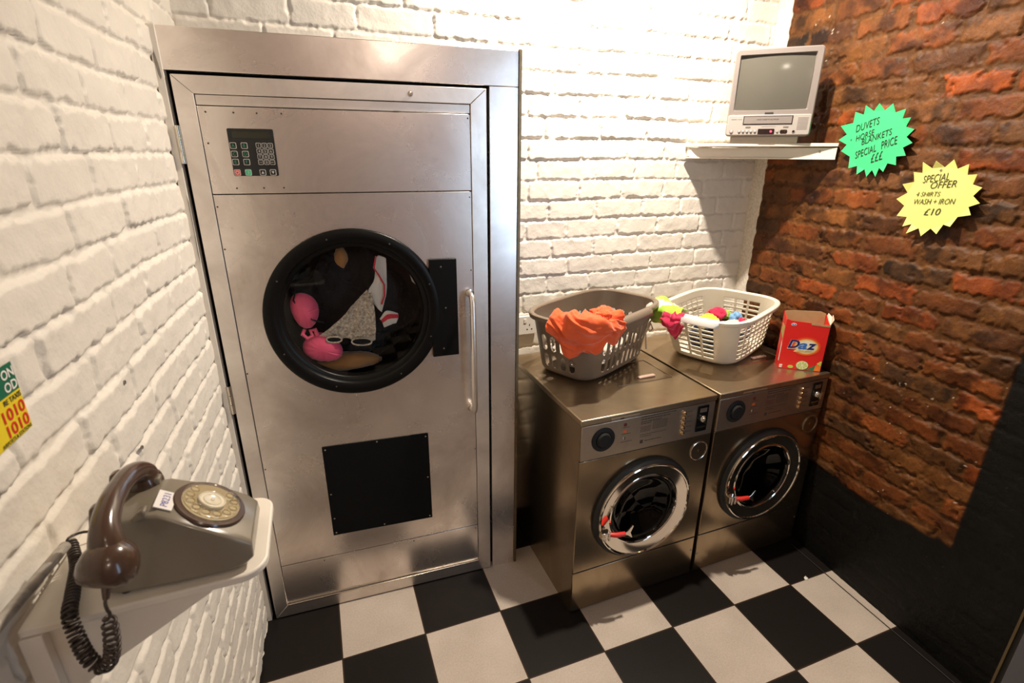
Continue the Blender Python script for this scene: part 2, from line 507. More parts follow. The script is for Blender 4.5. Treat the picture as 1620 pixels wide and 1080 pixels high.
M_['white_brick'] = mat('white painted brick', (0.76, 0.71, 0.63), 0.55, 0, 0.05, 8, 0.5, 120, bdist=0.002)
M_['plaster'] = mat('plain painted wall', (0.55, 0.40, 0.36), 0.8, 0, 0.1, 3)
M_['ceiling'] = mat('painted ceiling', (0.30, 0.25, 0.20), 0.9)
M_['black_wall'] = mat('black painted wall', (0.02, 0.018, 0.015), 0.6)

# back wall: face at y = 0.575
brick_wall('wall_back', (-0.34, 0.575, -0.02), (1, 0, 0), (0, -1, 0), 2.52, 3.14, 0.0042, 0.0822, 0.231, 0.0070,
           M_['white_brick'], 11, zphase=0.012, uphase=-0.02, edge=0.005, joint=0.003, rag=0.005, tilt=0.002, label='white painted brick back wall')
def flat_left(U, Z, H):
    # thick paint levelled where the sticker is pasted
    y = -2.1 + U; z = Z - 0.02
    m = sstep(np.minimum(np.minimum(y + 0.875, -0.672 - y), np.minimum(z - 1.372, 1.496 - z)), 0.0, 0.012)
    return H * (1 - m) + np.clip(H, -0.0045, -0.0012) * m
# left wall: leans out a little towards the room
ll = math.hypot(1, 0.045)
brick_wall('wall_left', (-0.264 - 0.045 * 2.37, -2.1, -0.02), (0.045 / ll, 1 / ll, 0), (1 / ll, -0.045 / ll, 0), 2.70, 3.14, 0.0042, 0.0785, 0.232, 0.0080,
           M_['white_brick'], 23, zphase=0.025, uphase=0.1, edge=0.006, joint=0.0035, rag=0.005, tilt=0.002, label='white painted brick left wall', flat=flat_left)

# right wall: bare brick, a white painted return in the corner, black paint low down and near the camera
PAL = np.array([(0.21, 0.066, 0.022), (0.17, 0.060, 0.022), (0.125, 0.050, 0.022), (0.085, 0.042, 0.024), (0.135, 0.052, 0.027), (0.19, 0.080, 0.030), (0.29, 0.075, 0.023), (0.145, 0.065, 0.028), (0.17, 0.058, 0.022)])
def red_colour(U, Z, row, c, h, H, seed):
    k = (hsh(row, c, seed + 9) * len(PAL)).astype(int)
    bc = PAL[k] * (0.75 + 0.5 * hsh(row, c, seed + 10))[..., None]
    mort = np.array((0.14, 0.062, 0.024)) * (1 + 0.5 * fbm(U, Z, 0.03, seed + 30))[..., None]
    blot = fbm(U, Z, 0.07, seed + 31, 4)
    bc = bc * (1 + 0.9 * blot)[..., None]
    dark = sstep(fbm(U, Z, 0.11, seed + 33, 4), 0.12, 0.42)
    bc = bc * (1 - 0.65 * dark)[..., None]
    tan = sstep(fbm(U, Z, 0.06, seed + 35, 4), 0.2, 0.5)[..., None]
    col = mort * (1 - h[..., None]) + bc * h[..., None]
    col = col * (1 - 0.55 * tan) + np.array((0.23, 0.105, 0.038)) * 0.55 * tan
    col = col * np.array((0.62, 0.54, 0.36))
    # rough, crumbled faces
    H = H + 0.0024 * fbm(U, Z, 0.035, seed + 40, 5) - 0.007 * sstep(fbm(U, Z, 0.04, seed + 41, 4), 0.35, 0.65)
    H = H + 0.010 * vnoise(U, Z, 0.5, seed + 44)
    # world y of this column (wall runs from the corner towards the camera)
    y = 0.62 - U
    zz = Z - 0.02
    edge_b = 0.43 + 0.05 * vnoise(U, Z * 0, 0.2, seed + 50) + 0.02 * vnoise(U, Z, 0.03, seed + 51) + 0.03 * np.clip(-(y + 0.45) / 0.25, 0, 1)
    blackm = np.maximum(1 - sstep(zz, edge_b - 0.006, edge_b + 0.012), sstep(-y, 0.683, 0.69))
    bl = np.array((0.0045, 0.0042, 0.0036)) * (1 + 0.5 * blot)[..., None]
    chips = sstep(fbm(U, Z, 0.012, seed + 60, 2), 0.62, 0.7)[..., None]
    bl = bl * (1 - chips) + np.array((0.10, 0.08, 0.06)) * chips
    col = col * (1 - blackm[..., None]) + bl * blackm[..., None]
    H = H * (1 - 0.75 * blackm) - 0.004 * blackm
    # white painted return, y > 0.49
    wm = sstep(y, 0.488 + 0.006 * vnoise(U * 0, Z, 0.03, seed + 70), 0.492 + 0.006 * vnoise(U * 0, Z, 0.03, seed + 70))
    col = col * (1 - wm[..., None]) + np.array((0.75, 0.70, 0.62)) * wm[..., None]
    H = H * (1 - wm) + wm * (-0.002 + 0.0008 * fbm(U, Z, 0.06, seed + 71))
    # drip and splash marks of pale paint
    sp = sstep(vnoise(U, Z * 0.5, 0.008, seed + 80), 0.44, 0.47) * sstep(vnoise(U, Z, 0.16, seed + 81), 0.12, 0.3) * (1 - blackm)
    col = col * (1 - sp[..., None]) + np.array((0.62, 0.55, 0.45)) * sp[..., None]
    return np.clip(col, 0.002, 0.9), H
M_['red_brick'] = attr_mat('bare brick and paint', 0.50, 0.6, 90, spec=0.22, bdist=0.004, cvar=0.22)
lw = math.hypot(1, 0.0667)
brick_wall('wall_right', (2.088 + 0.0667 * 0.62, 0.62, -0.02), (-0.0667 / lw, -1 / lw, 0), (-1 / lw, 0.0667 / lw, 0), 2.10, 3.14, 0.0040, 0.0765, 0.222, 0.0058,
           M_['red_brick'], 37, zphase=0.03, uphase=0.05, edge=0.012, joint=0.004, rag=0.009, rough=0.002, tilt=0.004, colour=red_colour,
           label='bare red brick right wall with black painted foot')

b = MB(); b.box(-0.7, 2.6, -2.95, 0.75, 3.1, 3.2)
tag(b.build('ceiling', M_['ceiling'], smooth=0), 'plain ceiling', kind='structure')
b = MB(); b.box(-0.7, 2.6, -3.0, -2.9, -0.05, 3.15)
tag(b.build('wall_front', M_['plaster'], smooth=0), 'plain wall behind the viewer', kind='structure')

# ------------------------------------------------------------------ dryer: frame, door leaf
DROT = -math.atan(0.0361)
DLOC = (0.0, 0.2631, 0.0)

def plate_hole(mb, x0, x1, z0, z1, cx, cz, r, y0, y1, n=96, mi=0):
    ang = [2 * math.pi * k / n for k in range(n)]
    for (x, z) in ((x0, z0), (x1, z0), (x1, z1), (x0, z1)):
        ang.append(math.atan2(z - cz, x - cx) % (2 * math.pi))
    ang = sorted(set(round(a, 6) for a in ang))
    inner = []; outer = []
    for a in ang:
        c, s = math.cos(a), math.sin(a)
        inner.append((cx + r * c, cz + r * s))
        t = 1e9
        if c > 1e-9: t = min(t, (x1 - cx) / c)
        if c < -1e-9: t = min(t, (x0 - cx) / c)
        if s > 1e-9: t = min(t, (z1 - cz) / s)
        if s < -1e-9: t = min(t, (z0 - cz) / s)
        outer.append((cx + t * c, cz + t * s))
    N = len(ang)
    vs = [(p[0], y0, p[1]) for p in inner] + [(p[0], y0, p[1]) for p in outer] + [(p[0], y1, p[1]) for p in inner] + [(p[0], y1, p[1]) for p in outer]
    fs = []
    for i in range(N):
        j = (i + 1) % N
        fs.append((i, N + i, N + j, j)[::1])
        fs.append((2 * N + i, 2 * N + j, 3 * N + j, 3 * N + i))
        fs.append((i, j, 2 * N + j, 2 * N + i))
        fs.append((N + i, 3 * N + i, 3 * N + j, N + j))
    mb.add(vs, fs, mi)

# the surround
fr = empty('door_frame', DLOC, DROT)
tag(fr, 'wide brushed aluminium frame around the industrial dryer door, left jamb white painted', 'door frame')
b = MB(); b.box(-0.262, 0.757, 0.0, 0.03, 1.943, 2.048)
b.build('head_rail', M_['alu'], fr, bevel=0.0015)
b = MB(); b.box(0.658, 0.757, 0.0005, 0.03, 0.0, 1.9425)
b.build('right_jamb', M_['alu'], fr, bevel=0.0015)
b = MB()
b.prism([(-0.266, 0.0), (-0.250, 0.0), (-0.2475, 1.9425), (-0.2475, 2.049), (-0.268, 2.049)], 'y', -0.003, 0.03)
o = b.build('left_jamb', M_['white_jamb'], fr, bevel=0.002); o['label'] = 'narrow white painted left jamb with a scraped patch'
b = MB()
pts = [(-0.2628, 2.02), (-0.2605, 2.012), (-0.259, 1.99), (-0.2565, 1.975), (-0.2535, 1.955), (-0.2515, 1.925), (-0.255, 1.918), (-0.2585, 1.93), (-0.2605, 1.95), (-0.2625, 1.965), (-0.261, 1.985), (-0.2635, 2.0)]
b.prism([(x - 0.002, z) for x, z in pts], 'y', -0.0036, -0.0028)
pts = [(-0.2515, 1.62), (-0.2485, 1.60), (-0.2490, 1.50), (-0.2500, 1.42), (-0.2525, 1.45), (-0.2510, 1.52)]
b.prism(pts, 'y', -0.0036, -0.0028)
b.build('scraped_patch', M_['bare'], fr, smooth=0)
b = MB(); b.box(0.7575, 0.768, -0.004, 0.033, 0.0, 2.052)
b.build('edge_strip', M_['edge_trim'], fr, bevel=0.001)
for q in ((-0.255, 0.70, 1.90, 1.99), (-0.262, -0.205, 0.0, 1.8995), (0.62, 0.70, 0.0, 1.8995)):
    b = MB(); b.box(q[0], q[1], 0.0305, 0.036, q[2], q[3]); b.build('door_stop', M_['gap_black'], fr, smooth=0)
b = MB(); b.box(0.745, 0.756, 0.0365, 0.295, 0.0, 2.03); b.box(-0.24, 0.745, 0.0365, 0.29, 2.018, 2.03)
b.box(-0.24, -0.23, 0.0365, 0.28, 0.0, 2.018, 0)
o = b.build('side_panel', M_['dark'], fr); o['label'] = 'dark boxing behind the frame'

# the leaf
dr = empty('tumble_dryer_door', DLOC, DROT)
tag(dr, 'tall aluminium fronted industrial tumble dryer door with round black porthole and keypad', 'dryer')
Y0 = 0.001
def rail(pts): 
    b = MB(); b.prism(pts, 'y', Y0 - 0.004, 0.03)
    b.build('edge_rail', M_['alu_frame'], dr, bevel=0.0015)
X0, X1, Z0, Z1 = -0.2345, 0.6475, 0.004, 1.9335
xi0, xi1, zi0, zi1 = -0.186, 0.594, 0.058, 1.887
g = 0.0004
rail([(X0, Z1), (X0, Z0), (xi0, zi0 + g), (xi0, zi1 - g)])
rail([(X1, Z0), (X1, Z1), (xi1, zi1 - g), (xi1, zi0 + g)])
rail([(X0 + g, Z1), (xi0 + g, zi1), (xi1 - g, zi1), (X1 - g, Z1)][::-1])
rail([(X0 + g, Z0), (X1 - g, Z0), (xi1 - g, zi0), (xi0 + g, zi0)])
b = MB(); b.prism([(xi0 - 0.002, zi0 + 0.004), (xi0 + 0.003, zi0 - 0.001), (xi1, zi0 - 0.001), (xi1, zi0 + 0.003), (xi0 + 0.004, zi0 + 0.0045)], 'y', -0.009, -0.003)
b.build('sill_lip', M_['bright_steel'], dr, bevel=0.0008)
pw0, pw1 = xi0 + 0.0015, xi1 - 0.0015
b = MB(); b.box(pw0, pw1, 0.0015, 0.028, 1.8595, 1.8855); b.build('top_strip', M_['alu_frame'], dr, bevel=0.001)
b = MB(); b.box(pw0, pw1, 0.0, 0.028, 1.6215, 1.857); b.build('control_fascia', M_['alu'], dr, bevel=0.0012)
WX, WZ, WR = 0.183, 1.222, 0.288
b = MB(); plate_hole(b, pw0, pw1, 0.247, 1.6185, WX, WZ, 0.252, 0.0, 0.028); b.build('main_panel', M_['alu'], dr, bevel=0.0012)
b = MB(); b.box(pw0, pw1, 0.001, 0.028, 0.0605, 0.2435); b.build('kick_panel', M_['alu'], dr, bevel=0.0012)

def screw(parent, x, z, y=0.0, r=0.0032, m='screw', h=0.0018, name='screw'):
    b = MB()
    M = basis((x, y, z), (1, 0, 0), (0, 0, 1))
    b.lathe([(r * 1.02, 0), (r, h * 0.5), (r * 0.7, h), (r * 0.25, h * 1.02), (r * 0.2, h * 0.4), (0.00001, h * 0.4)], 12, 0, M)
    return b.build(name, M_[m], parent)
for x, z in ((-0.095, 1.842), (-0.035, 1.842), (0.03, 1.843), (-0.118, 1.637), (-0.045, 1.637), (0.01, 1.637), (-0.165, 1.842), (0.585, 1.845),
             (-0.172, 1.76), (0.586, 1.60), (0.586, 1.35), (-0.178, 1.585), (-0.179, 1.46), (-0.18, 1.05), (-0.178, 0.68), (0.588, 0.62),
             (-0.165, 0.075), (-0.03, 0.232), (0.32, 0.232), (0.36, 0.075), (0.583, 0.23)):
    screw(dr, x, z, 0.0 if z > 0.245 else 0.001, 0.0026, 'screw_dark')
screw(dr, 0.406, 1.910, -0.003, 0.008, 'bright_steel', 0.010, 'stud')

# hinges in the gap
for hz in (1.755, 0.965):
    b = MB()
    b.tube([(-0.2405, -0.006, hz - 0.05), (-0.2405, -0.006, hz - 0.018)], 0.0055, 12)
    b.tube([(-0.2405, -0.006, hz - 0.016), (-0.2405, -0.006, hz + 0.016)], 0.0055, 12)
    b.tube([(-0.2405, -0.006, hz + 0.018), (-0.2405, -0.006, hz + 0.05)], 0.0055, 12)
    b.box(-0.2475, -0.2345, -0.004, 0.0, hz - 0.05, hz + 0.05)
    b.build('hinge', M_['bright_steel'], dr)

# porthole
MW = basis((WX, 0, WZ), (1, 0, 0), (0, 0, 1))        # local z points to the viewer
po = MB()
po.ring([(0.252, -0.028), (0.252, 0.0), (WR, 0.0), (WR + 0.001, 0.008), (WR - 0.002, 0.012), (WR - 0.007, 0.0145), (0.250, 0.016), (0.246, 0.012), (0.243, 0.004), (0.232, 0.001), (0.228, -0.004), (0.2255, -0.028)], 96, 0, MW)
ph = po.build('porthole_ring', M_['black_enamel'], dr, smooth=50)
for a in (20, 62, 105, 150, 205, 250, 300, 338):
    b = MB(); M = MW @ Matrix.Translation((0.266 * math.cos(R(a)), 0.266 * math.sin(R(a)), 0.0150))
    b.lathe([(0.003, 0), (0.0028, 0.0012), (0.0001, 0.002)], 10, 0, M); b.build('rivet', M_['screw_dark'], ph)
b = MB()
b.lathe([(0.2275, -0.012), (0.2275, -0.008), (0.18, -0.004), (0.1, -0.001), (0.0001, 0.0)], 64, 0, MW)
b.build('porthole_glass', M_['glass'], dr, smooth=60)
b = MB()
prof = [(0.2245, -0.029), (0.235, -0.033), (0.255, -0.05), (0.262, -0.08), (0.262, -0.27), (0.20, -0.285), (0.0001, -0.285)]
b.lathe(prof, 64, 0, MW); b.build('drum', mat('drum interior', (0.035, 0.028, 0.022), 0.45, 0.4, 0.3, 10), dr, smooth=50)
b = MB(); b.box(0.436, 0.531, -0.0145, -0.0005, 1.041, 1.397)
lp = b.build('latch_plate', M_['black_enamel'], dr, bevel=0.002)
for x, z in ((0.475, 1.37), (0.487, 1.222), (0.475, 1.07)): screw(lp, x, z, -0.0145, 0.0035, 'screw_dark')

# pull handle
b = MB()
b.tube([(0.575, 0.0, 1.268), (0.575, -0.03, 1.268), (0.576, -0.045, 1.262), (0.577, -0.052, 1.245), (0.578, -0.053, 1.03), (0.578, -0.052, 0.835), (0.578, -0.045, 0.815), (0.578, -0.03, 0.808), (0.578, 0.0, 0.808)],
       [0.011, 0.010, 0.0105, 0.011, 0.011, 0.011, 0.0105, 0.010, 0.011], 16)
hd = b.build('handle', M_['alu_frame'], dr)
for z in (1.268, 0.808):
    b = MB(); b.lathe([(0.015, 0), (0.014, 0.004), (0.0085, 0.0055)], 24, 0, basis((0.5765, 0, z), (1, 0, 0), (0, 0, 1))); b.build('rose', M_['bright_steel'], hd)

# blanked vent
b = MB(); b.prism([(0.0165, 0.735), (0.0165, 0.343), (0.4015, 0.334), (0.4025, 0.726)], 'y', -0.0035, -0.0002)
vp = b.build('vent_panel', M_['black_matt'], dr, bevel=0.0008)
for x, z in ((0.027, 0.722), (0.21, 0.724), (0.392, 0.714), (0.027, 0.53), (0.028, 0.42), (0.392, 0.53), (0.028, 0.354), (0.21, 0.348), (0.391, 0.345)):
    screw(vp, x, z, -0.0035, 0.0030)

# keypad
M_['key_line'] = mat('printed key outline', (0.55, 0.52, 0.46), 0.5)
M_['key_black'] = mat('key membrane black', (0.012, 0.013, 0.012), 0.35)
M_['key_green'] = mat('printed green', (0.03, 0.26, 0.13), 0.5)
M_['key_green2'] = mat('start key green', (0.06, 0.50, 0.25), 0.45)
M_['key_red'] = mat('stop key red', (0.75, 0.06, 0.05), 0.45)
M_['lcd'] = mat('dim display', (0.035, 0.035, 0.022), 0.2)
kx0, kx1, kz0, kz1 = -0.1195, 0.0015, 1.6715, 1.8005
def rrect(x0, x1, z0, z1, r, n=5):
    pts = []
    for cx, cz, a0 in ((x1 - r, z1 - r, 0), (x0 + r, z1 - r, 90), (x0 + r, z0 + r, 180), (x1 - r, z0 + r, 270)):
        for k in range(n + 1):
            a = R(a0 + 90 * k / n); pts.append((cx + r * math.cos(a), cz + r * math.sin(a)))
    return pts
b = MB(); b.prism(rrect(kx0, kx1, kz0, kz1, 0.004), 'y', -0.003, -0.0002); kp = b.build('keypad', M_['key_black'], dr, bevel=0.0005)
b = MB(); b.prism(rrect(kx0 + 0.011, kx1 - 0.012, 1.775, 1.792, 0.001), 'y', -0.0034, -0.003); b.build('display', M_['lcd'], kp)
def key(u, v, w, txt, mt, fill='key_black', ht=0.5):
    cx = kx0 + (kx1 - kx0) * u; cz = kz1 - (kz1 - kz0) * v
    b = MB()
    b.prism(rrect(cx - w / 2, cx + w / 2, cz - w / 2, cz + w / 2, w * 0.18), 'y', -0.0040, -0.0028, 0)
    q = w * 0.40
    b.prism(rrect(cx - q, cx + q, cz - q, cz + q, w * 0.12), 'y', -0.0043, -0.0039, 1)
    if txt == 'up': b.prism([(cx - q * .6, cz - q * .5), (cx + q * .6, cz - q * .5), (cx, cz + q * .6)], 'y', -0.0046, -0.0042, 2)
    elif txt == 'down': b.prism([(cx - q * .6, cz + q * .5), (cx, cz - q * .6), (cx + q * .6, cz + q * .5)], 'y', -0.0046, -0.0042, 2)
    elif txt == 'ring': b.ring([(q * .75, 0), (q * .75, .0004), (q * .45, .0004), (q * .45, 0)], 20, 2, basis((cx, -0.0043, cz), (1, 0, 0), (0, 0, 1)))
    elif txt: b.text(txt, FY(cx, -0.0047, cz), 2, height=w * ht, align='C', bold=0.01)
    b.build('key', [M_['key_line'], M_[fill], M_[mt]], kp, smooth=0)
for t, u, v in (('A', .085, .355), ('B', .325, .355), ('C', .085, .53), ('D', .325, .53), ('E', .085, .70), ('F', .325, .70)):
    key(u, v, 0.0172, t, 'key_green')
nums = ['1', '2', '3', '4', '5', '6', '7', '8', '9', 'CLR', '0', 'ENT']
for i, t in enumerate(nums):
    key((.635, .765, .895)[i % 3], (.345, .468, .588, .705)[i // 3], 0.0138, t, 'key_line', ht=0.5 if len(t) == 1 else 0.2)
key(.085, .925, 0.0172, 'ring', 'key_line', 'key_red'); key(.325, .925, 0.0172, 'I', 'key_line', 'key_green2', .45)
key(.645, .925, 0.0172, 'up', 'key_line'); key(.875, .925, 0.0172, 'down', 'key_line')

# ------------------------------------------------------------------ cloth tools
def catmull(P, m):
    """P (a,b,3) control net -> smooth (a',b',3)"""
    def up(A, m):
        n = A.shape[0]; out = []
        for i in range(n - 1):
            p0 = A[max(i - 1, 0)]; p1 = A[i]; p2 = A[i + 1]; p3 = A[min(i + 2, n - 1)]
            for k in range(m):
                t = k / m
                out.append(0.5 * ((2 * p1) + (-p0 + p2) * t + (2 * p0 - 5 * p1 + 4 * p2 - p3) * t * t + (-p0 + 3 * p1 - 3 * p2 + p3) * t ** 3))
        out.append(A[-1])
        return np.array(out)
    A = up(np.array(P, float), m)
    return up(A.transpose(1, 0, 2), m).transpose(1, 0, 2)
def sheet(name, net, material, parent=None, m=9, amp=0.006, sc=0.05, seed=1, thick=0.0015, stretch=(1, 1), ridge=0.0, rdir=1, rfreq=9, origin=None, matfun=None, close=False, fold=0.3):
    A = catmull(net, m)
    du = np.gradient(A, axis=0); dv = np.gradient(A, axis=1)
    n = np.cross(du, dv); n /= (np.linalg.norm(n, axis=2, keepdims=True) + 1e-9)
    a, b_ = A.shape[:2]
    I, J = np.meshgrid(np.linspace(0, 1, a), np.linspace(0, 1, b_), indexing='ij')
    L1 = np.linalg.norm(du, axis=2).sum(0).mean(); L2 = np.linalg.norm(dv, axis=2).sum(1).mean()
    u_ = I * L1 * stretch[0]; v_ = J * L2 * stretch[1]
    wu = u_ + 0.6 * sc * vnoise(u_, v_, sc * 1.5, seed + 21); wv = v_ + 0.6 * sc * vnoise(u_, v_, sc * 1.5, seed + 22)
    ca, sa_ = math.cos(fold), math.sin(fold)
    p_ = (wu * ca + wv * sa_); q_ = (-wu * sa_ + wv * ca)
    d = amp * 2.2 * vnoise(p_ * 0.30, q_, sc, seed) + amp * 1.2 * (0.5 - np.abs(2 * vnoise(p_ * 0.25, q_, sc * 0.55, seed + 9))) + amp * 0.25 * vnoise(u_, v_, sc * 0.3, seed + 4)
    if ridge:
        q = J if rdir == 1 else I
        d = d + ridge * np.sin(q * rfreq * 2 * math.pi + 3 * vnoise(I, J, 0.3, seed + 3))
    A = A + n * d[..., None]
    mb = MB(origin if origin is not None else (0, 0, 0))
    mb.grid([[tuple(p) for p in row] for row in A])
    mats = material if isinstance(material, (list, tuple)) else [material]
    if matfun:
        k = 0
        for i in range(a - 1):
            for j in range(b_ - 1):
                mb.m[k] = matfun(i / (a - 1), j / (b_ - 1)); k += 1
    return mb.build(name, mats, parent, smooth=80, solid=thick)
def lump(name, c, r, material, seed, amp=0.25, n=26, parent=None, creases=0.5, sc=0.6, flatten=None):
    """crumpled soft mass"""
    mb = MB(c)
    th = np.linspace(0, math.pi, n + 1); ph_ = np.linspace(0, 2 * math.pi, 2 * n + 1)[:-1]
    TH, PH = np.meshgrid(th, ph_, indexing='ij')
    X = np.sin(TH) * np.cos(PH); Y = np.sin(TH) * np.sin(PH); Z = np.cos(TH)
    f = fbm(X + Z * 0.6, Y - Z * 0.8, sc, seed, 4)
    cr = 1 - np.abs(2 * vnoise(X * 1.2 + Z, Y * 1.2 + Z * 0.7, sc * 0.45, seed + 5)) * 2
    s = 1 + amp * f - amp * creases * np.clip(cr - 0.55, 0, 1)
    V = np.stack([X * s * r[0], Y * s * r[1], Z * s * r[2]], -1)
    if flatten is not None: V[..., 2] = np.maximum(V[..., 2], flatten)
    vs = [tuple(V[i, j] + np.array(c)) for i in range(n + 1) for j in range(2 * n)]
    m_ = 2 * n
    fs = [(i * m_ + j, (i + 1) * m_ + j, (i + 1) * m_ + (j + 1) % m_, i * m_ + (j + 1) % m_) for i in range(n) for j in range(m_)]
    mb.add(vs, fs)
    return mb.build(name, material, parent, smooth=70)
def fabric(name, col, var=0.12, rough=0.85, sheen=0.3, bscale=900):
    m = mat(name, col, rough, 0, var, 14, 0.3, bscale, spec=0.25)
    m.node_tree.nodes['Principled BSDF'].inputs['Sheen Weight'].default_value = sheen
    return m
M_['pink'] = fabric('pink satin', (0.85, 0.10, 0.20), 0.15, 0.45)
M_['lace'] = mat('cream lace', (0.70, 0.60, 0.46), 0.9, 0, col2=(0.22, 0.17, 0.12), vscale=130, bump=0.6, bscale=300)
M_['whitecloth'] = fabric('white cotton', (0.66, 0.60, 0.52), 0.1)
M_['red'] = fabric('red binding', (0.60, 0.03, 0.05))
M_['blackcloth'] = fabric('black cotton', (0.012, 0.011, 0.012), 0.4, sheen=0.1)
M_['tan'] = fabric('tan cotton', (0.34, 0.16, 0.05))

# ------------------------------------------------------------------ laundry behind the dryer glass
def gy(x): return 0.2631 - 0.0361 * x
bk = lump('black_clothes', (0.19, 0.445, 1.205), (0.20, 0.085, 0.20), M_['blackcloth'], 5, 0.30, 34, creases=0.9, sc=0.35)
tag(bk, 'heap of dark crumpled clothes filling the dryer drum behind the porthole', 'clothes')
o = lump('tan_garment', (0.14, 0.35, 1.022), (0.12, 0.04, 0.032), M_['tan'], 8, 0.25, 20)
tag(o, 'tan brown cloth at the bottom of the dryer drum under the dark clothes', 'clothes')
o = lump('tan_sock', (0.155, 0.335, 1.405), (0.022, 0.02, 0.035), M_['tan'], 9, 0.2, 14)
tag(o, 'small tan brown cloth near the top of the dryer drum', 'clothes')
# pink bra: two cups and strap
br = empty('pink_bra', (0.03, 0.31, 1.10))
tag(br, 'bright pink bra pressed against the left of the porthole glass', 'bra')
def cup(cx, cy, cz, rx, rz, rot, seed):
    mb = MB((0.03, 0.31, 1.10)); n = 22
    rows = []
    for i in range(n + 1):
        t = i / n * math.pi / 2 * 0.98; row = []
        for j in range(2 * n + 1):
            a = 2 * math.pi * j / (2 * n)
            s = math.sin(t) * (1 + 0.05 * math.sin(3 * a + seed)); c = math.cos(t)
            pl = 0.004 * math.sin(a * 14) * max(0, math.sin(t) - 0.25) * (1 if math.sin(a) < 0.2 else 0.3)
            x = rx * s * math.cos(a); z = rz * s * math.sin(a); y = -0.035 * c + pl
            x, z = x * math.cos(rot) - z * math.sin(rot), x * math.sin(rot) + z * math.cos(rot)
            row.append((cx + x, cy + y, cz + z))
        rows.append(row)
    mb.grid(rows)
    return mb.build('cup', M_['pink'], br, smooth=75, solid=0.003)
cup(0.020, 0.312, 1.238, 0.042, 0.062, 0.15, 1)
cup(0.062, 0.312, 1.098, 0.066, 0.050, -0.45, 2)
b = MB((0.03, 0.31, 1.10)); b.tube([(0.012, 0.295, 1.175), (0.004, 0.288, 1.160), (0.018, 0.286, 1.145), (0.034, 0.288, 1.152), (0.030, 0.292, 1.170), (0.045, 0.292, 1.172), (0.05, 0.295, 1.15)], [0.006, 0.007, 0.006, 0.006, 0.006, 0.007, 0.008], 8)
b.build('bow', M_['pink'], br)
b = MB((0.03, 0.31, 1.10)); b.tube([(0.0, 0.3, 1.31), (-0.01, 0.29, 1.28), (0.01, 0.283, 1.24), (0.04, 0.282, 1.21), (0.075, 0.285, 1.195)], 0.0028, 6); b.build('strap', M_['blackcloth'], br)

# cream lace briefs, spread out
net = []
for (p0, p1) in (((0.222, 1.290), (0.240, 1.288)), ((0.165, 1.232), (0.246, 1.235)), ((0.105, 1.180), (0.246, 1.170)), ((0.050, 1.145), (0.240, 1.112))):
    row = []
    for k in range(9):
        t = k / 8
        row.append((p0[0] + (p1[0] - p0[0]) * t, 0.293 + 0.006 * math.sin(5 * t), p0[1] + (p1[1] - p0[1]) * t + (-0.018 * math.sin(t * math.pi * 2) ** 2 if p0[0] < 0.06 else 0.006 * math.sin(t * math.pi * 2))))
    net.append(row)
lc = sheet('lace_briefs', net, M_['lace'], None, 7, 0.004, 0.02, 4, 0.0015)
tag(lc, 'cream lace briefs with two leg openings, in the middle of the porthole', 'underwear')
lc_o = lc
for (cx, cz, rx, rz, rot) in ((0.102, 1.131, 0.025, 0.011, -0.1), (0.193, 1.113, 0.034, 0.014, -0.12)):
    b = MB(); pts = []
    for k in range(24):
        a = 2 * math.pi * k / 24
        x = rx * math.cos(a); z = rz * math.sin(a)
        pts.append((cx + x * math.cos(rot) - z * math.sin(rot), 0.2845 + 0.002 * math.sin(3 * a), cz + x * math.sin(rot) + z * math.cos(rot)))
    b.tube(pts, 0.0032, 6, 1, True)
    b.add([(p[0], 0.2860, p[2]) for p in pts], [tuple(range(24))], 0)
    o = b.build('leg_opening', [M_['blackcloth'], M_['lace']], lc_o)
# white top with red piping
net = [[(0.262, 0.30, 1.39), (0.275, 0.298, 1.41), (0.300, 0.30, 1.40)], [(0.255, 0.297, 1.33), (0.275, 0.294, 1.34), (0.298, 0.299, 1.33)],
       [(0.232, 0.297, 1.29), (0.262, 0.292, 1.28), (0.290, 0.299, 1.27)], [(0.240, 0.299, 1.25), (0.258, 0.295, 1.225), (0.270, 0.30, 1.21)]]
wt = sheet('hanging_vest', net, M_['whitecloth'], None, 9, 0.004, 0.025, 6, 0.0015)
tag(wt, 'white vest with red piping hanging in the upper right of the porthole', 'clothes')
b = MB(); b.tube([(0.266, 0.289, 1.41), (0.256, 0.288, 1.37), (0.270, 0.288, 1.345), (0.286, 0.290, 1.31), (0.284, 0.290, 1.27), (0.272, 0.290, 1.24)], 0.003, 6); b.build('piping', M_['red'], wt)
o = sheet('red_white_scrap', [[(0.262, 0.300, 1.185), (0.287, 0.292, 1.215), (0.325, 0.300, 1.20)], [(0.268, 0.296, 1.175), (0.292, 0.288, 1.192), (0.328, 0.298, 1.190)], [(0.275, 0.300, 1.150), (0.298, 0.293, 1.160), (0.318, 0.301, 1.165)]],
          [M_['whitecloth'], M_['red']], None, 8, 0.003, 0.02, 3, 0.0015, matfun=lambda i, j: 1 if 0.30 < i < 0.62 else 0)
tag(o, 'small white cloth with a red stripe right of the lace briefs', 'clothes')
o = sheet('white_scrap', [[(0.372, 0.305, 1.36), (0.385, 0.303, 1.35)], [(0.385, 0.305, 1.31), (0.405, 0.303, 1.29)]], M_['whitecloth'], None, 8, 0.003, 0.02, 3, 0.0015)
tag(o, 'thin grey white cloth sliver at the right edge of the porthole', 'clothes')

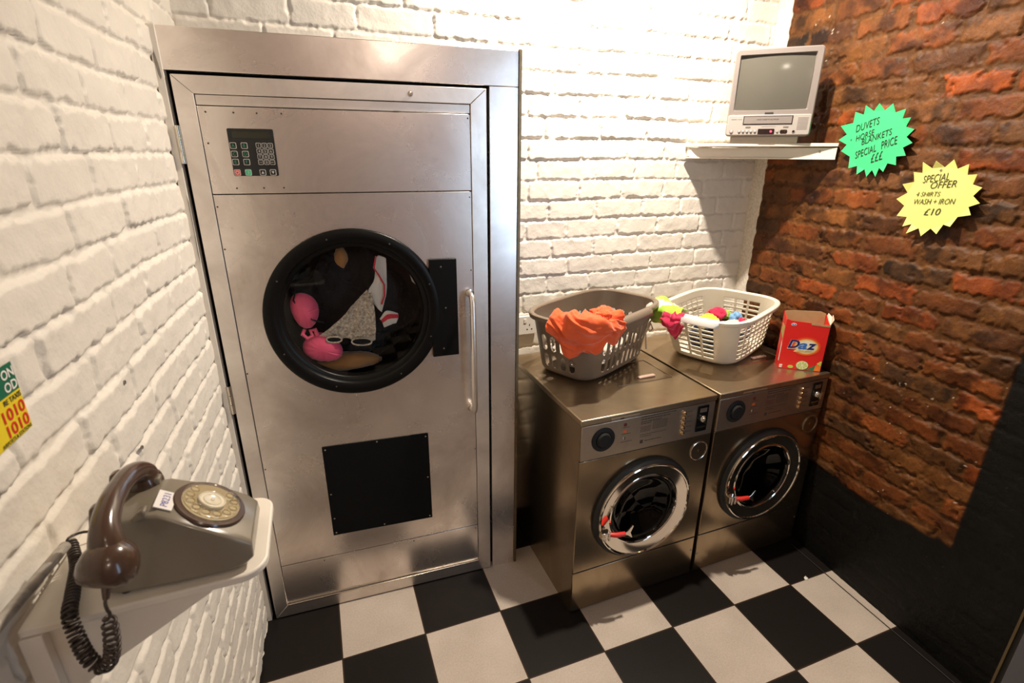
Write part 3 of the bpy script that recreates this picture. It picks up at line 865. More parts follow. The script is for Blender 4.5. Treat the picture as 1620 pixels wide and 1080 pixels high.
# ------------------------------------------------------------------ coin-operated washing machines
MROT = math.atan(0.0165)
MWID = 0.598
MH = 0.8735
MDEP = 0.655
M_['dial_ring'] = mat('dark dial ring', (0.020, 0.019, 0.017), 0.6, spec=0.2)
M_['dial_in'] = mat('dark dial centre', (0.015, 0.017, 0.018), 0.3)
M_['print'] = mat('faded dark print', (0.07, 0.045, 0.03), 0.6)
M_['print_red'] = mat('dark red print', (0.16, 0.02, 0.02), 0.5)
M_['print_orange'] = mat('orange print', (0.75, 0.14, 0.03), 0.5)
M_['brass'] = mat('pale brass push button', (0.85, 0.62, 0.38), 0.2, 1.0)
M_['red_plastic'] = mat('red plastic lever', (0.62, 0.03, 0.02), 0.3)
M_['gap'] = mat('gap shade black', (0.006, 0.006, 0.006), 0.8)

def make_washer():
    ms = empty('washing_machine', (0, 0, 0))
    def bx(name, m, x0, x1, y0, y1, z0, z1, bev=0.0015, par=None):
        b = MB(); b.box(x0, x1, y0, y1, z0, z1); return b.build(name, M_[m], par or ms, bevel=bev)
    W = MWID
    b = MB(); b.box(0.003, 0.007, 0.004, MDEP, 0.0, 0.848); b.box(W - 0.007, W - 0.003, 0.004, MDEP, 0.0, 0.848)
    b.box(0.007, W - 0.007, MDEP - 0.004, MDEP, 0.0, 0.848); b.box(0.007, W - 0.007, 0.012, MDEP - 0.004, 0.0, 0.004); b.box(0.007, W - 0.007, 0.012, MDEP - 0.004, 0.844, 0.848)
    b.build('body', M_['steel'], ms)
    bx('lid', 'steel_lid_lit', 0.0, W - 0.003, -0.004, MDEP + 0.003, 0.8505, MH, 0.003)
    fa = bx('control_panel', 'steel_panel', 0.006, W - 0.006, -0.001, 0.012, 0.706, 0.847, 0.002)
    bx('kick_plate', 'steel', 0.004, W - 0.004, -0.0005, 0.012, 0.004, 0.196, 0.002)
    b = MB(); plate_hole(b, 0.004, W - 0.004, 0.2005, 0.7035, 0.296, 0.440, 0.20, 0.0, 0.012); b.build('front_panel', M_['steel'], ms, bevel=0.0015)
    bx('gap_shade_strip', 'gap', 0.005, W - 0.005, 0.0005, 0.0035, 0.1955, 0.2005, None); bx('gap_shade_strip', 'gap', 0.005, W - 0.005, 0.0005, 0.0035, 0.7030, 0.7065, None)  # black strips stand in for the shade inside the panel gaps
    # programme dial
    b = MB(); M = basis((0.095, -0.001, 0.781), (1, 0, 0), (0, 0, 1))
    b.lathe([(0.047, 0.0), (0.047, 0.003), (0.044, 0.005), (0.032, 0.005), (0.0315, 0.002), (0.03, 0.002), (0.029, 0.008), (0.024, 0.013), (0.012, 0.014), (0.0001, 0.014)], 48, 0, M)
    b.build('dial', M_['dial_ring'], fa, smooth=35)
    # legends
    b = MB()
    rnd = random.Random(4)
    blocks = {}
    def line(x, z, w, h=0.0018, mi=0):
        xx = x
        kk = 'button_caption' if x > 0.45 else ('instruction_print' if x > 0.24 else 'symbol_caption')
        kk = kk + ('' if kk != 'symbol_caption' else str(round(z, 2)))
        if z < 0.745: kk = 'footer_print'
        b = blocks.setdefault(kk, MB())
        while xx < x + w:
            L = rnd.uniform(0.004, 0.013); b.box(xx, min(xx + L, x + w), -0.0016, -0.0009, z, z + h, mi); xx += L + 0.0022
    line(0.252, 0.8385, 0.155, 0.0035); line(0.252, 0.8285, 0.13, 0.0035); line(0.252, 0.8185, 0.09, 0.0032); line(0.252, 0.811, 0.045, 0.003)
    for k in range(6): line(0.305, 0.813 - k * 0.006, 0.065)
    for k in range(4): line(0.252, 0.797 - k * 0.006, 0.045, 0.0018, 1 if k < 2 else 0)
    line(0.252, 0.765, 0.115); line(0.252, 0.757, 0.05)
    line(0.175, 0.8105, 0.03); line(0.172, 0.784, 0.038); line(0.17, 0.752, 0.048)
    line(0.275, 0.737, 0.075, 0.0025)
    b = MB(); b.box(0.255, 0.268, -0.0016, -0.0009, 0.730, 0.744); b.build('care_mark', M_['print'], fa, smooth=0)
    for k in range(5): line(0.462, 0.822 - k * 0.021, 0.025)
    for kk, bb in blocks.items(): bb.build(kk.rstrip('0123456789.'), [M_['print'], M_['print_red']], fa, smooth=0)
    b = MB(); b.lathe([(0.0072, 0), (0.0072, 0.0008), (0.0001, 0.0008)], 16, 0, basis((0.184, -0.001, 0.823), (1, 0, 0), (0, 0, 1)))
    b.build('red_symbol', M_['print_red'], fa, smooth=0)
    b = MB(); b.box(0.177, 0.191, -0.0018, -0.0009, 0.791, 0.801); b.build('orange_symbol', M_['print_orange'], fa, smooth=0)
    b = MB(); b.box(0.1855, 0.188, -0.0018, -0.0009, 0.761, 0.773); b.box(0.179, 0.182, -0.0018, -0.0009, 0.763, 0.773, 1); b.build('care_symbol', [M_['print'], M_['whitecloth']], fa, smooth=0)
    for k in range(5):
        b = MB(); M = basis((0.4445, -0.001, 0.8235 - 0.0212 * k), (1, 0, 0), (0, 0, 1))
        b.lathe([(0.0092, 0), (0.0092, 0.004), (0.0082, 0.0055), (0.0070, 0.0055), (0.0062, 0.009), (0.0035, 0.010), (0.0001, 0.010)], 20, 0, M)
        b.build('push_button', M_['brass'], fa, smooth=35)
    # coin slot
    b = MB(); b.prism(rrect(0.508, 0.561, 0.727, 0.838, 0.004), 'y', -0.004, -0.0008)
    cs = b.build('coin_slot', M_['black_gloss'], fa, bevel=0.001)
    b = MB(); b.box(0.519, 0.551, -0.0055, -0.0038, 0.811, 0.828, 0); b.build('coin_mouth', M_['steel_panel'], cs)
    b = MB(); M = basis((0.536, -0.004, 0.783), (1, 0, 0), (0, 0, 1))
    b.lathe([(0.014, 0), (0.014, 0.006), (0.011, 0.010), (0.006, 0.012), (0.0001, 0.012)], 28, 0, M); b.box(0.533, 0.539, -0.026, -0.014, 0.770, 0.796)
    b.build('coin_knob', M_['chrome'], cs)
    b = MB(); b.box(0.515, 0.553, -0.0052, -0.0038, 0.744, 0.750); b.build('coin_return', M_['bright_steel'], cs)
    b = MB(); b.box(0.12, 0.24, -0.0065, -0.0038, 0.8515, 0.8600); b.box(0.158, 0.173, -0.0072, -0.0060, 0.853, 0.8585, 1)
    b.build('name_plate', [M_['steel_panel'], M_['print']], ms)
    # lock cap
    b = MB(); M = basis((0.543, 0.0, 0.637), (1, 0, 0), (0, 0, 1))
    b.ring([(0.0425, 0), (0.0425, 0.003), (0.040, 0.0042), (0.0375, 0.003), (0.0375, 0)], 40, 1, M)
    b.lathe([(0.0375, 0.0008), (0.020, 0.0010), (0.006, 0.0012), (0.0055, 0.003), (0.0001, 0.0035)], 40, 0, M)
    b.build('lock_cap', [M_['steel'], M_['bright_steel']], ms, smooth=30)
    # door
    DX, DZ = 0.296, 0.437
    M = basis((DX, 0, DZ), (1, 0, 0), (0, 0, 1))
    b = MB(); b.ring([(0.200, -0.01), (0.222, 0.0), (0.223, 0.010), (0.218, 0.016), (0.205, 0.018), (0.196, 0.010), (0.19, -0.01)], 72, 0, M)
    b.build('door_seal', M_['rubber'], ms)
    b = MB(); b.ring([(0.207, 0.014), (0.2085, 0.024), (0.2065, 0.030), (0.203, 0.032), (0.199, 0.030), (0.197, 0.026), (0.158, 0.018), (0.154, 0.020), (0.151, 0.0205), (0.148, 0.018), (0.147, 0.004), (0.19, 0.006)], 96, 0, M)
    dd = b.build('door_ring', M_['chrome'], ms, smooth=35)
    b = MB(); b.lathe([(0.149, 0.008), (0.146, 0.010), (0.12, 0.000), (0.09, -0.02), (0.05, -0.034), (0.0001, -0.038)], 64, 0, M)
    b.build('door_glass', M_['dark_glass'], dd, smooth=60)
    b = MB(); b.lathe([(0.186, -0.002), (0.200, -0.03), (0.215, -0.06), (0.225, -0.10), (0.225, -0.32), (0.18, -0.34), (0.0001, -0.34)], 56, 0, M)
    b.build('drum', mat('washer drum', (0.05, 0.045, 0.04), 0.35, 0.8), ms, smooth=40)
    for x, z in ((0.500, 0.497), (0.507, 0.405)):
        b = MB(); b.lathe([(0.004, 0), (0.0035, 0.002), (0.0001, 0.0025)], 12, 0, basis((x, -0.022 if z > 0.45 else -0.018, z), (1, 0, 0), (0, 0, 1))); b.build('rivet', M_['screw'], dd)
    # handle: chrome clamp at the left of the ring, red grip, flared tip
    hn = MB(); hn.box(0.092, 0.128, -0.052, -0.026, 0.372, 0.402); hn.box(0.098, 0.106, -0.058, -0.050, 0.368, 0.406)
    hn.box(0.116, 0.124, -0.058, -0.050, 0.368, 0.406)
    h = hn.build('handle', M_['chrome'], ms, bevel=0.003)
    b = MB(); b.tube([(0.126, -0.046, 0.388), (0.150, -0.056, 0.387), (0.186, -0.060, 0.386)], [0.008, 0.0095, 0.0085], 14); b.build('grip', M_['red_plastic'], h)
    b = MB(); b.prism([(0.184, 0.380), (0.196, 0.378), (0.215, 0.360), (0.220, 0.363), (0.210, 0.386), (0.222, 0.414), (0.216, 0.417), (0.196, 0.396), (0.184, 0.392)], 'y', -0.063, -0.055)
    b.build('lever_tip', M_['chrome'], h, bevel=0.0015)
    # screws on the plinth
    for x, z in ((0.012, 0.10), (W - 0.014, 0.13)): screw(ms, x, z, -0.0005, 0.004)
    # dispenser hatch in the lid
    b = MB(); z = MH
    b.box(0.28, 0.53, 0.20, 0.39, z - 0.002, z + 0.0010)
    ht = b.build('dispenser_hatch', M_['steel'], ms, bevel=0.0008)
    b = MB()
    b.tube([(0.275, 0.195, z + 0.001), (0.535, 0.195, z + 0.001), (0.535, 0.395, z + 0.001), (0.275, 0.395, z + 0.001)], 0.0016, 6, 0, True)
    b.build('hatch_lip', M_['bright_steel'], ht)
    b = MB(); b.box(0.395, 0.475, 0.225, 0.243, z + 0.0012, z + 0.009); b.build('hatch_pull', mat('hatch pull', (0.60, 0.44, 0.36), 0.35, 0.3), ht, bevel=0.003)
    return ms

w1 = make_washer()
w1.location = (0.868, -0.107, 0.0); w1.rotation_euler = (0, 0, MROT)
tag(w1, 'stainless steel coin operated washing machine nearest the dryer, under the dark grey basket', 'washing machine', 'coin operated washing machines side by side')
w2 = copy_tree(w1)
w2.location = (1.4765, -0.097, 0.0); w2.rotation_euler = (0, 0, MROT)
tag(w2, 'stainless steel coin operated washing machine in the corner, under the cream basket and soap box')

# ------------------------------------------------------------------ laundry baskets
class Basket:
    def __init__(s, c, ang, A, B, off, h, sa, sb, n=4.0):
        s.c = c; s.ang = ang; s.A = A; s.B = B; s.off = off; s.h = h; s.sa = sa; s.sb = sb; s.n = n
        s.e1 = (math.cos(ang), math.sin(ang)); s.e2 = (-s.e1[1], s.e1[0])
        t = np.linspace(0, 2 * math.pi, 4000)
        x = A * np.sign(np.cos(t)) * np.abs(np.cos(t)) ** (2 / n); y = B * np.sign(np.sin(t)) * np.abs(np.sin(t)) ** (2 / n)
        d = np.concatenate([[0], np.cumsum(np.hypot(np.diff(x), np.diff(y)))])
        s.L = d[-1]; s.d = d; s.x = x; s.y = y
    def loc(s, q):
        """fraction of the way round -> local x, y on the rim line"""
        q = q % 1.0
        return float(np.interp(q * s.L, s.d, s.x)), float(np.interp(q * s.L, s.d, s.y))
    def pt(s, x, y, f, grow=0.0):
        """local rim x,y at height fraction f, pushed out by grow metres -> offsets from the basket's base centre"""
        ff = f
        rb = 0.028
        z = f * s.h
        inset = 0.0
        if z < rb: inset = rb - math.sqrt(max(0, rb * rb - (rb - z) ** 2))
        kx = s.sa + (1 - s.sa) * ff; ky = s.sb + (1 - s.sb) * ff
        r = math.hypot(x / s.A, y / s.B)
        lx = x * kx; ly = y * ky
        rr = math.hypot(lx, ly)
        # outward normal of the superellipse
        nx = (abs(x / s.A) ** (s.n - 1)) * (1 if x > 0 else -1) / s.A; ny = (abs(y / s.B) ** (s.n - 1)) * (1 if y > 0 else -1) / s.B
        nn = math.hypot(nx, ny) + 1e-9
        lx += nx / nn * (grow - inset); ly += ny / nn * (grow - inset)
        ox = s.off[0] * (1 - ff); oy = s.off[1] * (1 - ff)
        return (ox + s.e1[0] * lx + s.e2[0] * ly - s.off[0], oy + s.e1[1] * lx + s.e2[1] * ly - s.off[1], z)
    def at(s, x, y, f, grow=0.0, dz=0.0):
        """absolute position"""
        p = s.pt(x, y, f, grow)
        return (s.c[0] + s.off[0] + p[0], s.c[1] + s.off[1] + p[1], MH + p[2] + dz)
    def build(s, name, m, hole, label, cat, rim_r=0.017):
        e = empty(name, (s.c[0] + s.off[0], s.c[1] + s.off[1], MH + 0.0022))
        tag(e, label, cat, 'laundry baskets on the machines')
        NU, NV = 440, 64
        ring = [s.loc(k / NU) for k in range(NU)]
        mb = MB(); vs = []
        for j in range(NV + 1):
            for (x, y) in ring: vs.append(s.pt(x, y, j / NV))
        fs = []
        for j in range(NV):
            for k in range(NU):
                q = (k + 0.5) / NU; x, y = s.loc(q)
                if hole(s, x, y, (j + 0.5) / NV): continue
                k2 = (k + 1) % NU
                fs.append((j * NU + k, j * NU + k2, (j + 1) * NU + k2, (j + 1) * NU + k))
        vs.append((0, 0, 0.001)); cidx = len(vs) - 1
        for k in range(NU): fs.append((cidx, (k + 1) % NU, k))
        mb.add(vs, fs)
        mb.build('basket_body', m, e, smooth=50, solid=0.003)
        rb = MB()
        prof = [(-0.001, 0.975), (0.000, 1.0), (0.004, 1.012), (0.012, 1.015), (rim_r + 0.002, 1.004), (rim_r + 0.004, 0.985), (rim_r + 0.003, 0.935), (rim_r, 0.935), (rim_r - 0.001, 0.985), (0.004, 0.99)]
        vs = []; NR = 240
        rr = [s.loc(k / NR) for k in range(NR)]
        for g_, f in prof:
            for (x, y) in rr:
                p = s.pt(x, y, min(f, 1.0), g_); vs.append((p[0], p[1], f * s.h))
        L = len(prof); fs = []
        for j in range(L):
            j2 = (j + 1) % L
            for k in range(NR):
                k2 = (k + 1) % NR; fs.append((j * NR + k, j * NR + k2, j2 * NR + k2, j2 * NR + k))
        rb.add(vs, fs); rb.build('rim', m, e, smooth=60, clean=True)
        return e

def slots(s, x, y, f):
    if abs(x / s.A) > abs(y / s.B): u = y; half = s.B * 0.56; n = 4
    else: u = x; half = s.A * 0.66; n = 9
    if abs(u) > half: return False
    pit = 2 * half / n
    lx = (u + half) % pit - pit / 2
    w = pit * 0.30
    for z0, z1 in ((0.14, 0.37), (0.44, 0.70)):
        a = z0 * s.h + w; b_ = z1 * s.h - w; z = f * s.h
        if z0 * s.h < z < z1 * s.h:
            dz = max(a - z, 0, z - b_)
            return lx * lx + dz * dz < w * w
    return False
def grille(s, x, y, f):
    if abs(x / s.A) > abs(y / s.B): u = y; half = s.B * 0.52; n = 3
    else: u = x; half = s.A * 0.74; n = 8
    if abs(u) > half: return False
    lx = ((u + half) / (2 * half) * n) % 1
    fz = (f - 0.12) / (0.86 - 0.12)
    if fz < 0 or fz > 1: return False
    lz = (fz * 7) % 1
    return 0.10 < lx < 0.90 and 0.18 < lz < 0.82
M_['taupe'] = mat('taupe plastic', (0.20, 0.155, 0.115), 0.32, 0, 0.06, 9)
M_['cream_plastic'] = mat('cream plastic', (0.88, 0.81, 0.66), 0.33, 0, 0.05, 9)
B1 = Basket((1.12, 0.272), R(27), 0.270, 0.166, (0.050, 0.090), 0.285, 0.86, 0.86)
B2 = Basket((1.728, 0.242), R(26), 0.278, 0.186, (0.100, 0.070), 0.245, 0.82, 0.82)
k1 = B1.build('laundry_basket', M_['taupe'], slots, 'dark taupe plastic laundry basket with an orange garment over its rim', 'laundry basket')
k2 = B2.build('laundry_basket', M_['cream_plastic'], grille, 'cream plastic laundry basket with square grid holes and bright towels', 'laundry basket')
# white handle clipped on the short end of the cream basket
o1 = (k2.location.x, k2.location.y, k2.location.z)
b = MB()
rows = []
for t in np.linspace(-0.60, 0.66, 14):
    y = t * B2.B; x = -B2.A * (1 - abs(t) ** B2.n) ** (1 / B2.n)
    rows.append([B2.pt(x, y, 1.0, gg)[:2] + (zz,) for gg, zz in ((-0.004, B2.h + 0.003), (0.003, B2.h + 0.0070), (0.021, B2.h + 0.0045), (0.0245, B2.h + 0.001), (0.0255, B2.h - 0.020), (0.0215, B2.h - 0.021))])
b.grid(rows); b.build('handle', mat('white handle', (0.86, 0.84, 0.80), 0.25), k2, smooth=60, solid=0.003)
for Bk, kk, mt in ((B1, k1, 'taupe'),):
    b = MB()
    rows = []
    for t in np.linspace(-0.40, 0.40, 10):
        x = t * Bk.A; y = -Bk.B * (1 - abs(t) ** Bk.n) ** (1 / Bk.n)
        rows.append([Bk.pt(x, y, 1.0, gg)[:2] + (zz,) for gg, zz in ((0.004, Bk.h + 0.004), (0.018, Bk.h + 0.006), (0.030, Bk.h - 0.002), (0.033, Bk.h - 0.022), (0.028, Bk.h - 0.026))])
    b.grid(rows); b.build('handle', M_[mt], kk, smooth=60, solid=0.003)

# garments
M_['orange'] = fabric('orange cotton', (0.82, 0.115, 0.028), 0.12, 0.8)
M_['lime'] = fabric('lime green towel', (0.36, 0.62, 0.06), 0.2)
M_['crimson'] = fabric('crimson towel', (0.62, 0.02, 0.08), 0.2)
M_['yellow'] = fabric('yellow towel', (0.85, 0.66, 0.05), 0.15)
M_['skyblue'] = fabric('sky blue cloth', (0.20, 0.42, 0.75), 0.15)
M_['navy'] = fabric('navy cloth', (0.012, 0.018, 0.05), 0.3)

def drape(B, q0, q1, rows, lens, name, material, seed, amp, m=8, **kw):
    """rows: (grow, height fraction, dz, scaled) from inside the basket over the rim and down"""
    net = []
    nC = len(lens)
    for (gr, f, dz, sc) in rows:
        r = []
        for j, Ls in enumerate(lens):
            q = q0 + (q1 - q0) * j / (nC - 1)
            x, y = B.loc(q)
            p = B.at(x, y, max(0.02, f if not sc else 1 - (1 - f) * Ls), gr, 0)
            zz = MH + B.h * 1.0 + (dz * (Ls if sc else 1))
            r.append((p[0], p[1], zz))
        net.append(r)
    return sheet(name, net, material, None, m, amp, 0.038, seed, 0.0015, **kw)
# q runs anticlockwise from the +x end: the camera side is y<0 (q about .75), the left short end q about .5
o = drape(B1, 0.500, 0.680, [(-0.085, 0.7, -0.075, 0), (-0.060, 0.85, -0.020, 0), (-0.030, 0.95, 0.022, 0), (0.004, 1.0, 0.030, 0), (0.030, 1.0, 0.020, 0), (0.040, 1.0, -0.012, 0), (0.040, 0.8, -0.052, 1), (0.034, 0.62, -0.095, 1), (0.026, 0.50, -0.135, 1)],
          [0.25, 0.60, 0.95, 1.02, 0.80, 0.92, 0.45, 0.60, 0.68, 0.30], 'orange_garment', M_['orange'], 12, 0.014, 12, fold=0.9, ridge=0.004, rfreq=5)
tag(o, 'crumpled orange garment hanging over the front corner of the dark taupe basket', 'clothes')
o2 = lump('orange_bundle', B1.at(*B1.loc(0.645), 1.0, -0.035, 0.018), (0.070, 0.045, 0.036), M_['orange'], 31, 0.45, 30, creases=1.0, sc=0.5)
o2.rotation_euler = (0, 0, R(20))
tag(o2, 'knotted orange cloth bundle on the rim of the dark taupe basket, above its long side', 'clothes')
c1 = (k1.location.x, k1.location.y)
o = lump('white_laundry', (c1[0] - 0.03, c1[1] - 0.015, MH + 0.075), (0.195, 0.110, 0.068), M_['whitecloth'], 41, 0.28, 34, creases=1.0, sc=0.4)
o.rotation_euler = (0, 0, B1.ang); tag(o, 'heap of white crumpled laundry inside the dark taupe basket, seen through its slots', 'clothes')
c2 = (k2.location.x, k2.location.y)
o = lump('navy_laundry', (c2[0] - 0.015, c2[1] - 0.01, MH + 0.085), (0.185, 0.115, 0.078), M_['navy'], 43, 0.25, 34, creases=0.9, sc=0.4)
o.rotation_euler = (0, 0, B2.ang); tag(o, 'heap of dark navy laundry inside the cream basket, seen through its grid', 'clothes')
for nm, mt, p, r, sd, lb in (
    ('yellow_towel', 'yellow', (1.650, 0.215, 1.058), (0.052, 0.036, 0.030), 51, 'yellow towel bunched inside the cream basket near its left end'),
    ('crimson_towel', 'crimson', (1.735, 0.260, 1.066), (0.046, 0.034, 0.030), 52, 'crimson towel on top of the laundry in the middle of the cream basket'),
    ('white_towel', 'whitecloth', (1.720, 0.150, 1.040), (0.060, 0.045, 0.032), 53, 'white cloth inside the cream basket between the crimson and blue ones'),
    ('blue_cloth', 'skyblue', (1.795, 0.200, 1.062), (0.030, 0.024, 0.030), 54, 'small sky blue cloth inside the cream basket on its right'),
    ('pink_cloth', 'crimson', (1.768, 0.140, 1.052), (0.028, 0.022, 0.026), 55, 'small pinkish red cloth just behind the front rim of the cream basket'),
    ('green_cloth', 'lime', (1.795, 0.275, 1.050), (0.030, 0.024, 0.024), 56, 'small lime green cloth deep inside the cream basket behind the blue one')):
    o = lump(nm, p, r, M_[mt], sd, 0.4, 22, creases=1.0, sc=0.55); tag(o, lb, 'towel')
o = drape(B2, 0.385, 0.480, [(-0.060, 0.8, -0.045, 0), (-0.038, 0.95, 0.004, 0), (-0.012, 1.0, 0.032, 0), (0.022, 1.0, 0.036, 0), (0.056, 1.0, 0.012, 0), (0.066, 0.9, -0.030, 1), (0.058, 0.8, -0.058, 1)],
          [0.6, 0.9, 1.0, 0.8, 0.5], 'striped_towel', [M_['whitecloth'], M_['lime'], M_['yellow']], 14, 0.010, 9, matfun=lambda i, j: (0, 1, 0, 1, 2)[min(4, int((i * 0.7 + j * 0.5) * 4.6))])
tag(o, 'white, lime green and yellow striped towel over the left corner of the cream basket', 'towel')
o = drape(B2, 0.448, 0.494, [(0.036, 1.0, 0.012, 0), (0.055, 1.0, 0.014, 0), (0.078, 1.0, 0.000, 0), (0.086, 0.9, -0.028, 1), (0.080, 0.8, -0.064, 1), (0.066, 0.7, -0.096, 1)],
          [0.35, 0.9, 1.05, 0.7, 0.2], 'crimson_garment', M_['crimson'], 17, 0.010, 9, ridge=0.006, rdir=0, rfreq=4)
tag(o, 'crimson garment hanging outside the left corner of the cream basket', 'clothes')
b = MB((1.40, 0.22, MH))
P0 = Vector(B2.at(*B2.loc(0.42), 1.0, 0.045, -0.03))
b.tube([P0, P0 + Vector((-0.028, -0.01, -0.012)), P0 + Vector((-0.040, -0.014, -0.035)), P0 + Vector((-0.028, -0.016, -0.052)), P0 + Vector((-0.012, -0.012, -0.045)), P0 + Vector((-0.020, -0.006, -0.020)), P0 + Vector((-0.046, -0.012, -0.060)), P0 + Vector((-0.040, -0.018, -0.13))], 0.0035, 8)
tag(b.build('drawstring', fabric('beige cord', (0.55, 0.42, 0.28))), 'beige looped drawstring hanging from the striped towel', 'cord')

# ------------------------------------------------------------------ washing powder carton
DZ = empty('washing_powder_box', (1.899, 0.028, MH + 0.001), math.atan2(-0.6, 0.8))
tag(DZ, 'opened red washing powder carton with blue lettering on the corner machine', 'box')
M_['card_red'] = mat('red printed card', (0.72, 0.018, 0.012), 0.38)
M_['card'] = mat('bare brown card', (0.50, 0.32, 0.15), 0.85, 0, 0.15, 30)
M_['card_white'] = mat('pale card edge', (0.72, 0.62, 0.48), 0.7)
M_['ink_navy'] = mat('navy ink', (0.012, 0.02, 0.13), 0.4)
M_['ink_blue'] = mat('blue ink', (0.04, 0.17, 0.55), 0.4)
M_['ink_white'] = mat('white ink', (0.85, 0.83, 0.78), 0.4)
M_['ink_gold'] = mat('gold ink', (0.50, 0.42, 0.12), 0.4)
M_['lime_rind'] = mat('lime rind', (0.16, 0.34, 0.03), 0.4)
M_['lime_flesh'] = mat('lime flesh', (0.50, 0.62, 0.10), 0.4)
M_['leaf'] = mat('leaf green ink', (0.02, 0.20, 0.08), 0.4)
M_['orange_ink'] = mat('orange ink', (0.85, 0.22, 0.03), 0.4)
wB, dB, hF = 0.165, 0.074, 0.212
b = MB(); t = 0.0022
b.prism([(0, 0), (wB, 0), (wB + 0.001, hF - 0.006), (wB * 0.62, hF - 0.001), (0.018, hF + 0.004), (0.003, hF + 0.010), (0, hF + 0.008)], 'y', 0, t)
b.build('front_panel', M_['card_red'], DZ, smooth=0)
b = MB(); b.prism([(0, 0), (wB, 0), (wB - 0.004, hF + 0.026), (wB * 0.85, hF + 0.034), (wB * 0.2, hF + 0.030), (0.004, hF + 0.026)], 'y', dB - t, dB)
b.build('back_panel', M_['card'], DZ, smooth=0)
b = MB(); b.prism([(0.0023, 0), (dB - 0.0023, 0), (dB - 0.0023, hF + 0.026), (dB * 0.5, hF + 0.016), (0.0023, hF + 0.006)], 'x', 0.0, t, 0)
b.build('left_side', [M_['card_red']], DZ, smooth=0)
b = MB(); b.prism([(0.006, 0.03), (0.020, 0.03), (0.018, 0.12), (0.008, 0.10)], 'x', -0.0004, 0.0, 0); b.prism([(0.010, 0.13), (0.06, 0.15), (0.055, 0.19), (0.012, 0.185)], 'x', -0.0004, 0.0, 1)
b.build('side_print', [M_['ink_white'], M_['ink_gold']], DZ, smooth=0)
b = MB(); b.prism([(0.0023, 0), (dB - 0.0023, 0), (dB - 0.0023, hF + 0.022), (dB * 0.6, hF + 0.008), (0.0023, hF - 0.004)], 'x', wB - t, wB)
b.build('right_side', M_['card_red'], DZ, smooth=0)
b = MB(); b.box(0.0023, wB - 0.0023, 0.0023, dB - 0.0023, 0, 0.003); b.box(0.0024, wB - 0.0024, 0.0026, dB - 0.003, 0.003, 0.12)
o = b.build('powder', mat('washing powder', (0.75, 0.74, 0.72), 0.9, 0, 0.08, 300, 0.5, 400), DZ, smooth=0)
b = MB(); b.add([(wB - 0.001, 0.004, hF - 0.006), (wB + 0.012, 0.010, hF + 0.018), (wB + 0.010, 0.030, hF + 0.034), (wB + 0.014, 0.050, hF + 0.020), (wB + 0.004, dB - 0.004, hF + 0.030), (wB, dB - 0.003, hF + 0.014), (wB + 0.006, 0.02, hF - 0.016)],
      [(0, 6, 1), (6, 3, 2, 1), (6, 5, 4, 3), (0, 5, 6)]); b.build('torn_flap', M_['card_white'], DZ, smooth=0, solid=0.0015)
b = MB(); b.prism([(0.095, hF - 0.0085), (wB + 0.0005, hF - 0.0125), (wB + 0.001, hF - 0.004), (0.097, hF - 0.0005)], 'y', -0.0008, 0.0); b.build('torn_strip', M_['card'], DZ, smooth=0)
def burst():
    m, nt, bs = new_mat('printed sunburst')
    N = nt.nodes; L = nt.links
    tc = N.new('ShaderNodeTexCoord'); sp = N.new('ShaderNodeMapping')
    sp.inputs['Location'].default_value = (-0.093 / 0.056, 0, -0.107 / 0.042); sp.inputs['Scale'].default_value = (1 / 0.056, 0, 1 / 0.042)
    L.new(tc.outputs['Object'], sp.inputs[0])
    ln = N.new('ShaderNodeVectorMath'); ln.operation = 'LENGTH'; L.new(sp.outputs[0], ln.inputs[0])
    rp = N.new('ShaderNodeValToRGB'); e = rp.color_ramp.elements
    e[0].position = 0.52; e[0].color = (0.86, 0.82, 0.68, 1); e[1].position = 1.0; e[1].color = (0.72, 0.018, 0.012, 1)
    k = e.new(0.72); k.color = (0.82, 0.62, 0.22, 1); k = e.new(0.82); k.color = (0.80, 0.16, 0.02, 1)
    L.new(ln.outputs['Value'], rp.inputs[0]); L.new(rp.outputs[0], bs.inputs['Base Color']); bs.inputs['Roughness'].default_value = 0.38
    return m
b = MB(); pts = [(0.093 + 0.056 * math.cos(a) * 0.985, 0.107 + 0.042 * math.sin(a) * 0.985) for a in np.linspace(0, 2 * math.pi, 49)[:-1]]
b.prism(pts, 'y', -0.0006, 0.0); b.build('sunburst', burst(), DZ, smooth=0)
for body, x, wd, ht, mt in (('D', 0.022, 0.045, 0.038, 'ink_navy'), ('a', 0.062, 0.035, 0.0275, 'ink_blue'), ('z', 0.095, 0.036, 0.0275, 'ink_navy')):
    b = MB()
    b.text(body, FY(x - 0.0012, -0.0010, 0.0945, 0.03), 0, width=wd + 0.003, height=ht + 0.003, shear=0.25, bold=0.055)
    b.text(body, FY(x, -0.0014, 0.096, 0.03), 1, width=wd, height=ht, shear=0.25, bold=0.028)
    b.build('logo_letter', [M_['ink_white'], M_[mt]], DZ, smooth=0)
b = MB(); b.prism([(0.048, 0.080), (0.118, 0.083), (0.122, 0.091), (0.054, 0.088)], 'y', -0.0010, -0.0002, 0)
b.text('citrus splash', FY(0.062, -0.0014, 0.0835, 0.04), 1, width=0.055, shear=0.2, bold=0.01)
b.build('strapline', [mat('pale gold band', (0.72, 0.62, 0.35), 0.4), M_['ink_gold']], DZ, smooth=0)
b = MB()
b.prism([(0.03 + 0.010 * math.cos(a), 0.200 + 0.0065 * math.sin(a)) for a in np.linspace(0, 2 * math.pi, 25)[:-1]], 'y', -0.0006, 0, 0)
b.prism([(0.03 + 0.0075 * math.cos(a), 0.200 + 0.0045 * math.sin(a)) for a in np.linspace(0, 2 * math.pi, 25)[:-1]], 'y', -0.0010, 0, 1)
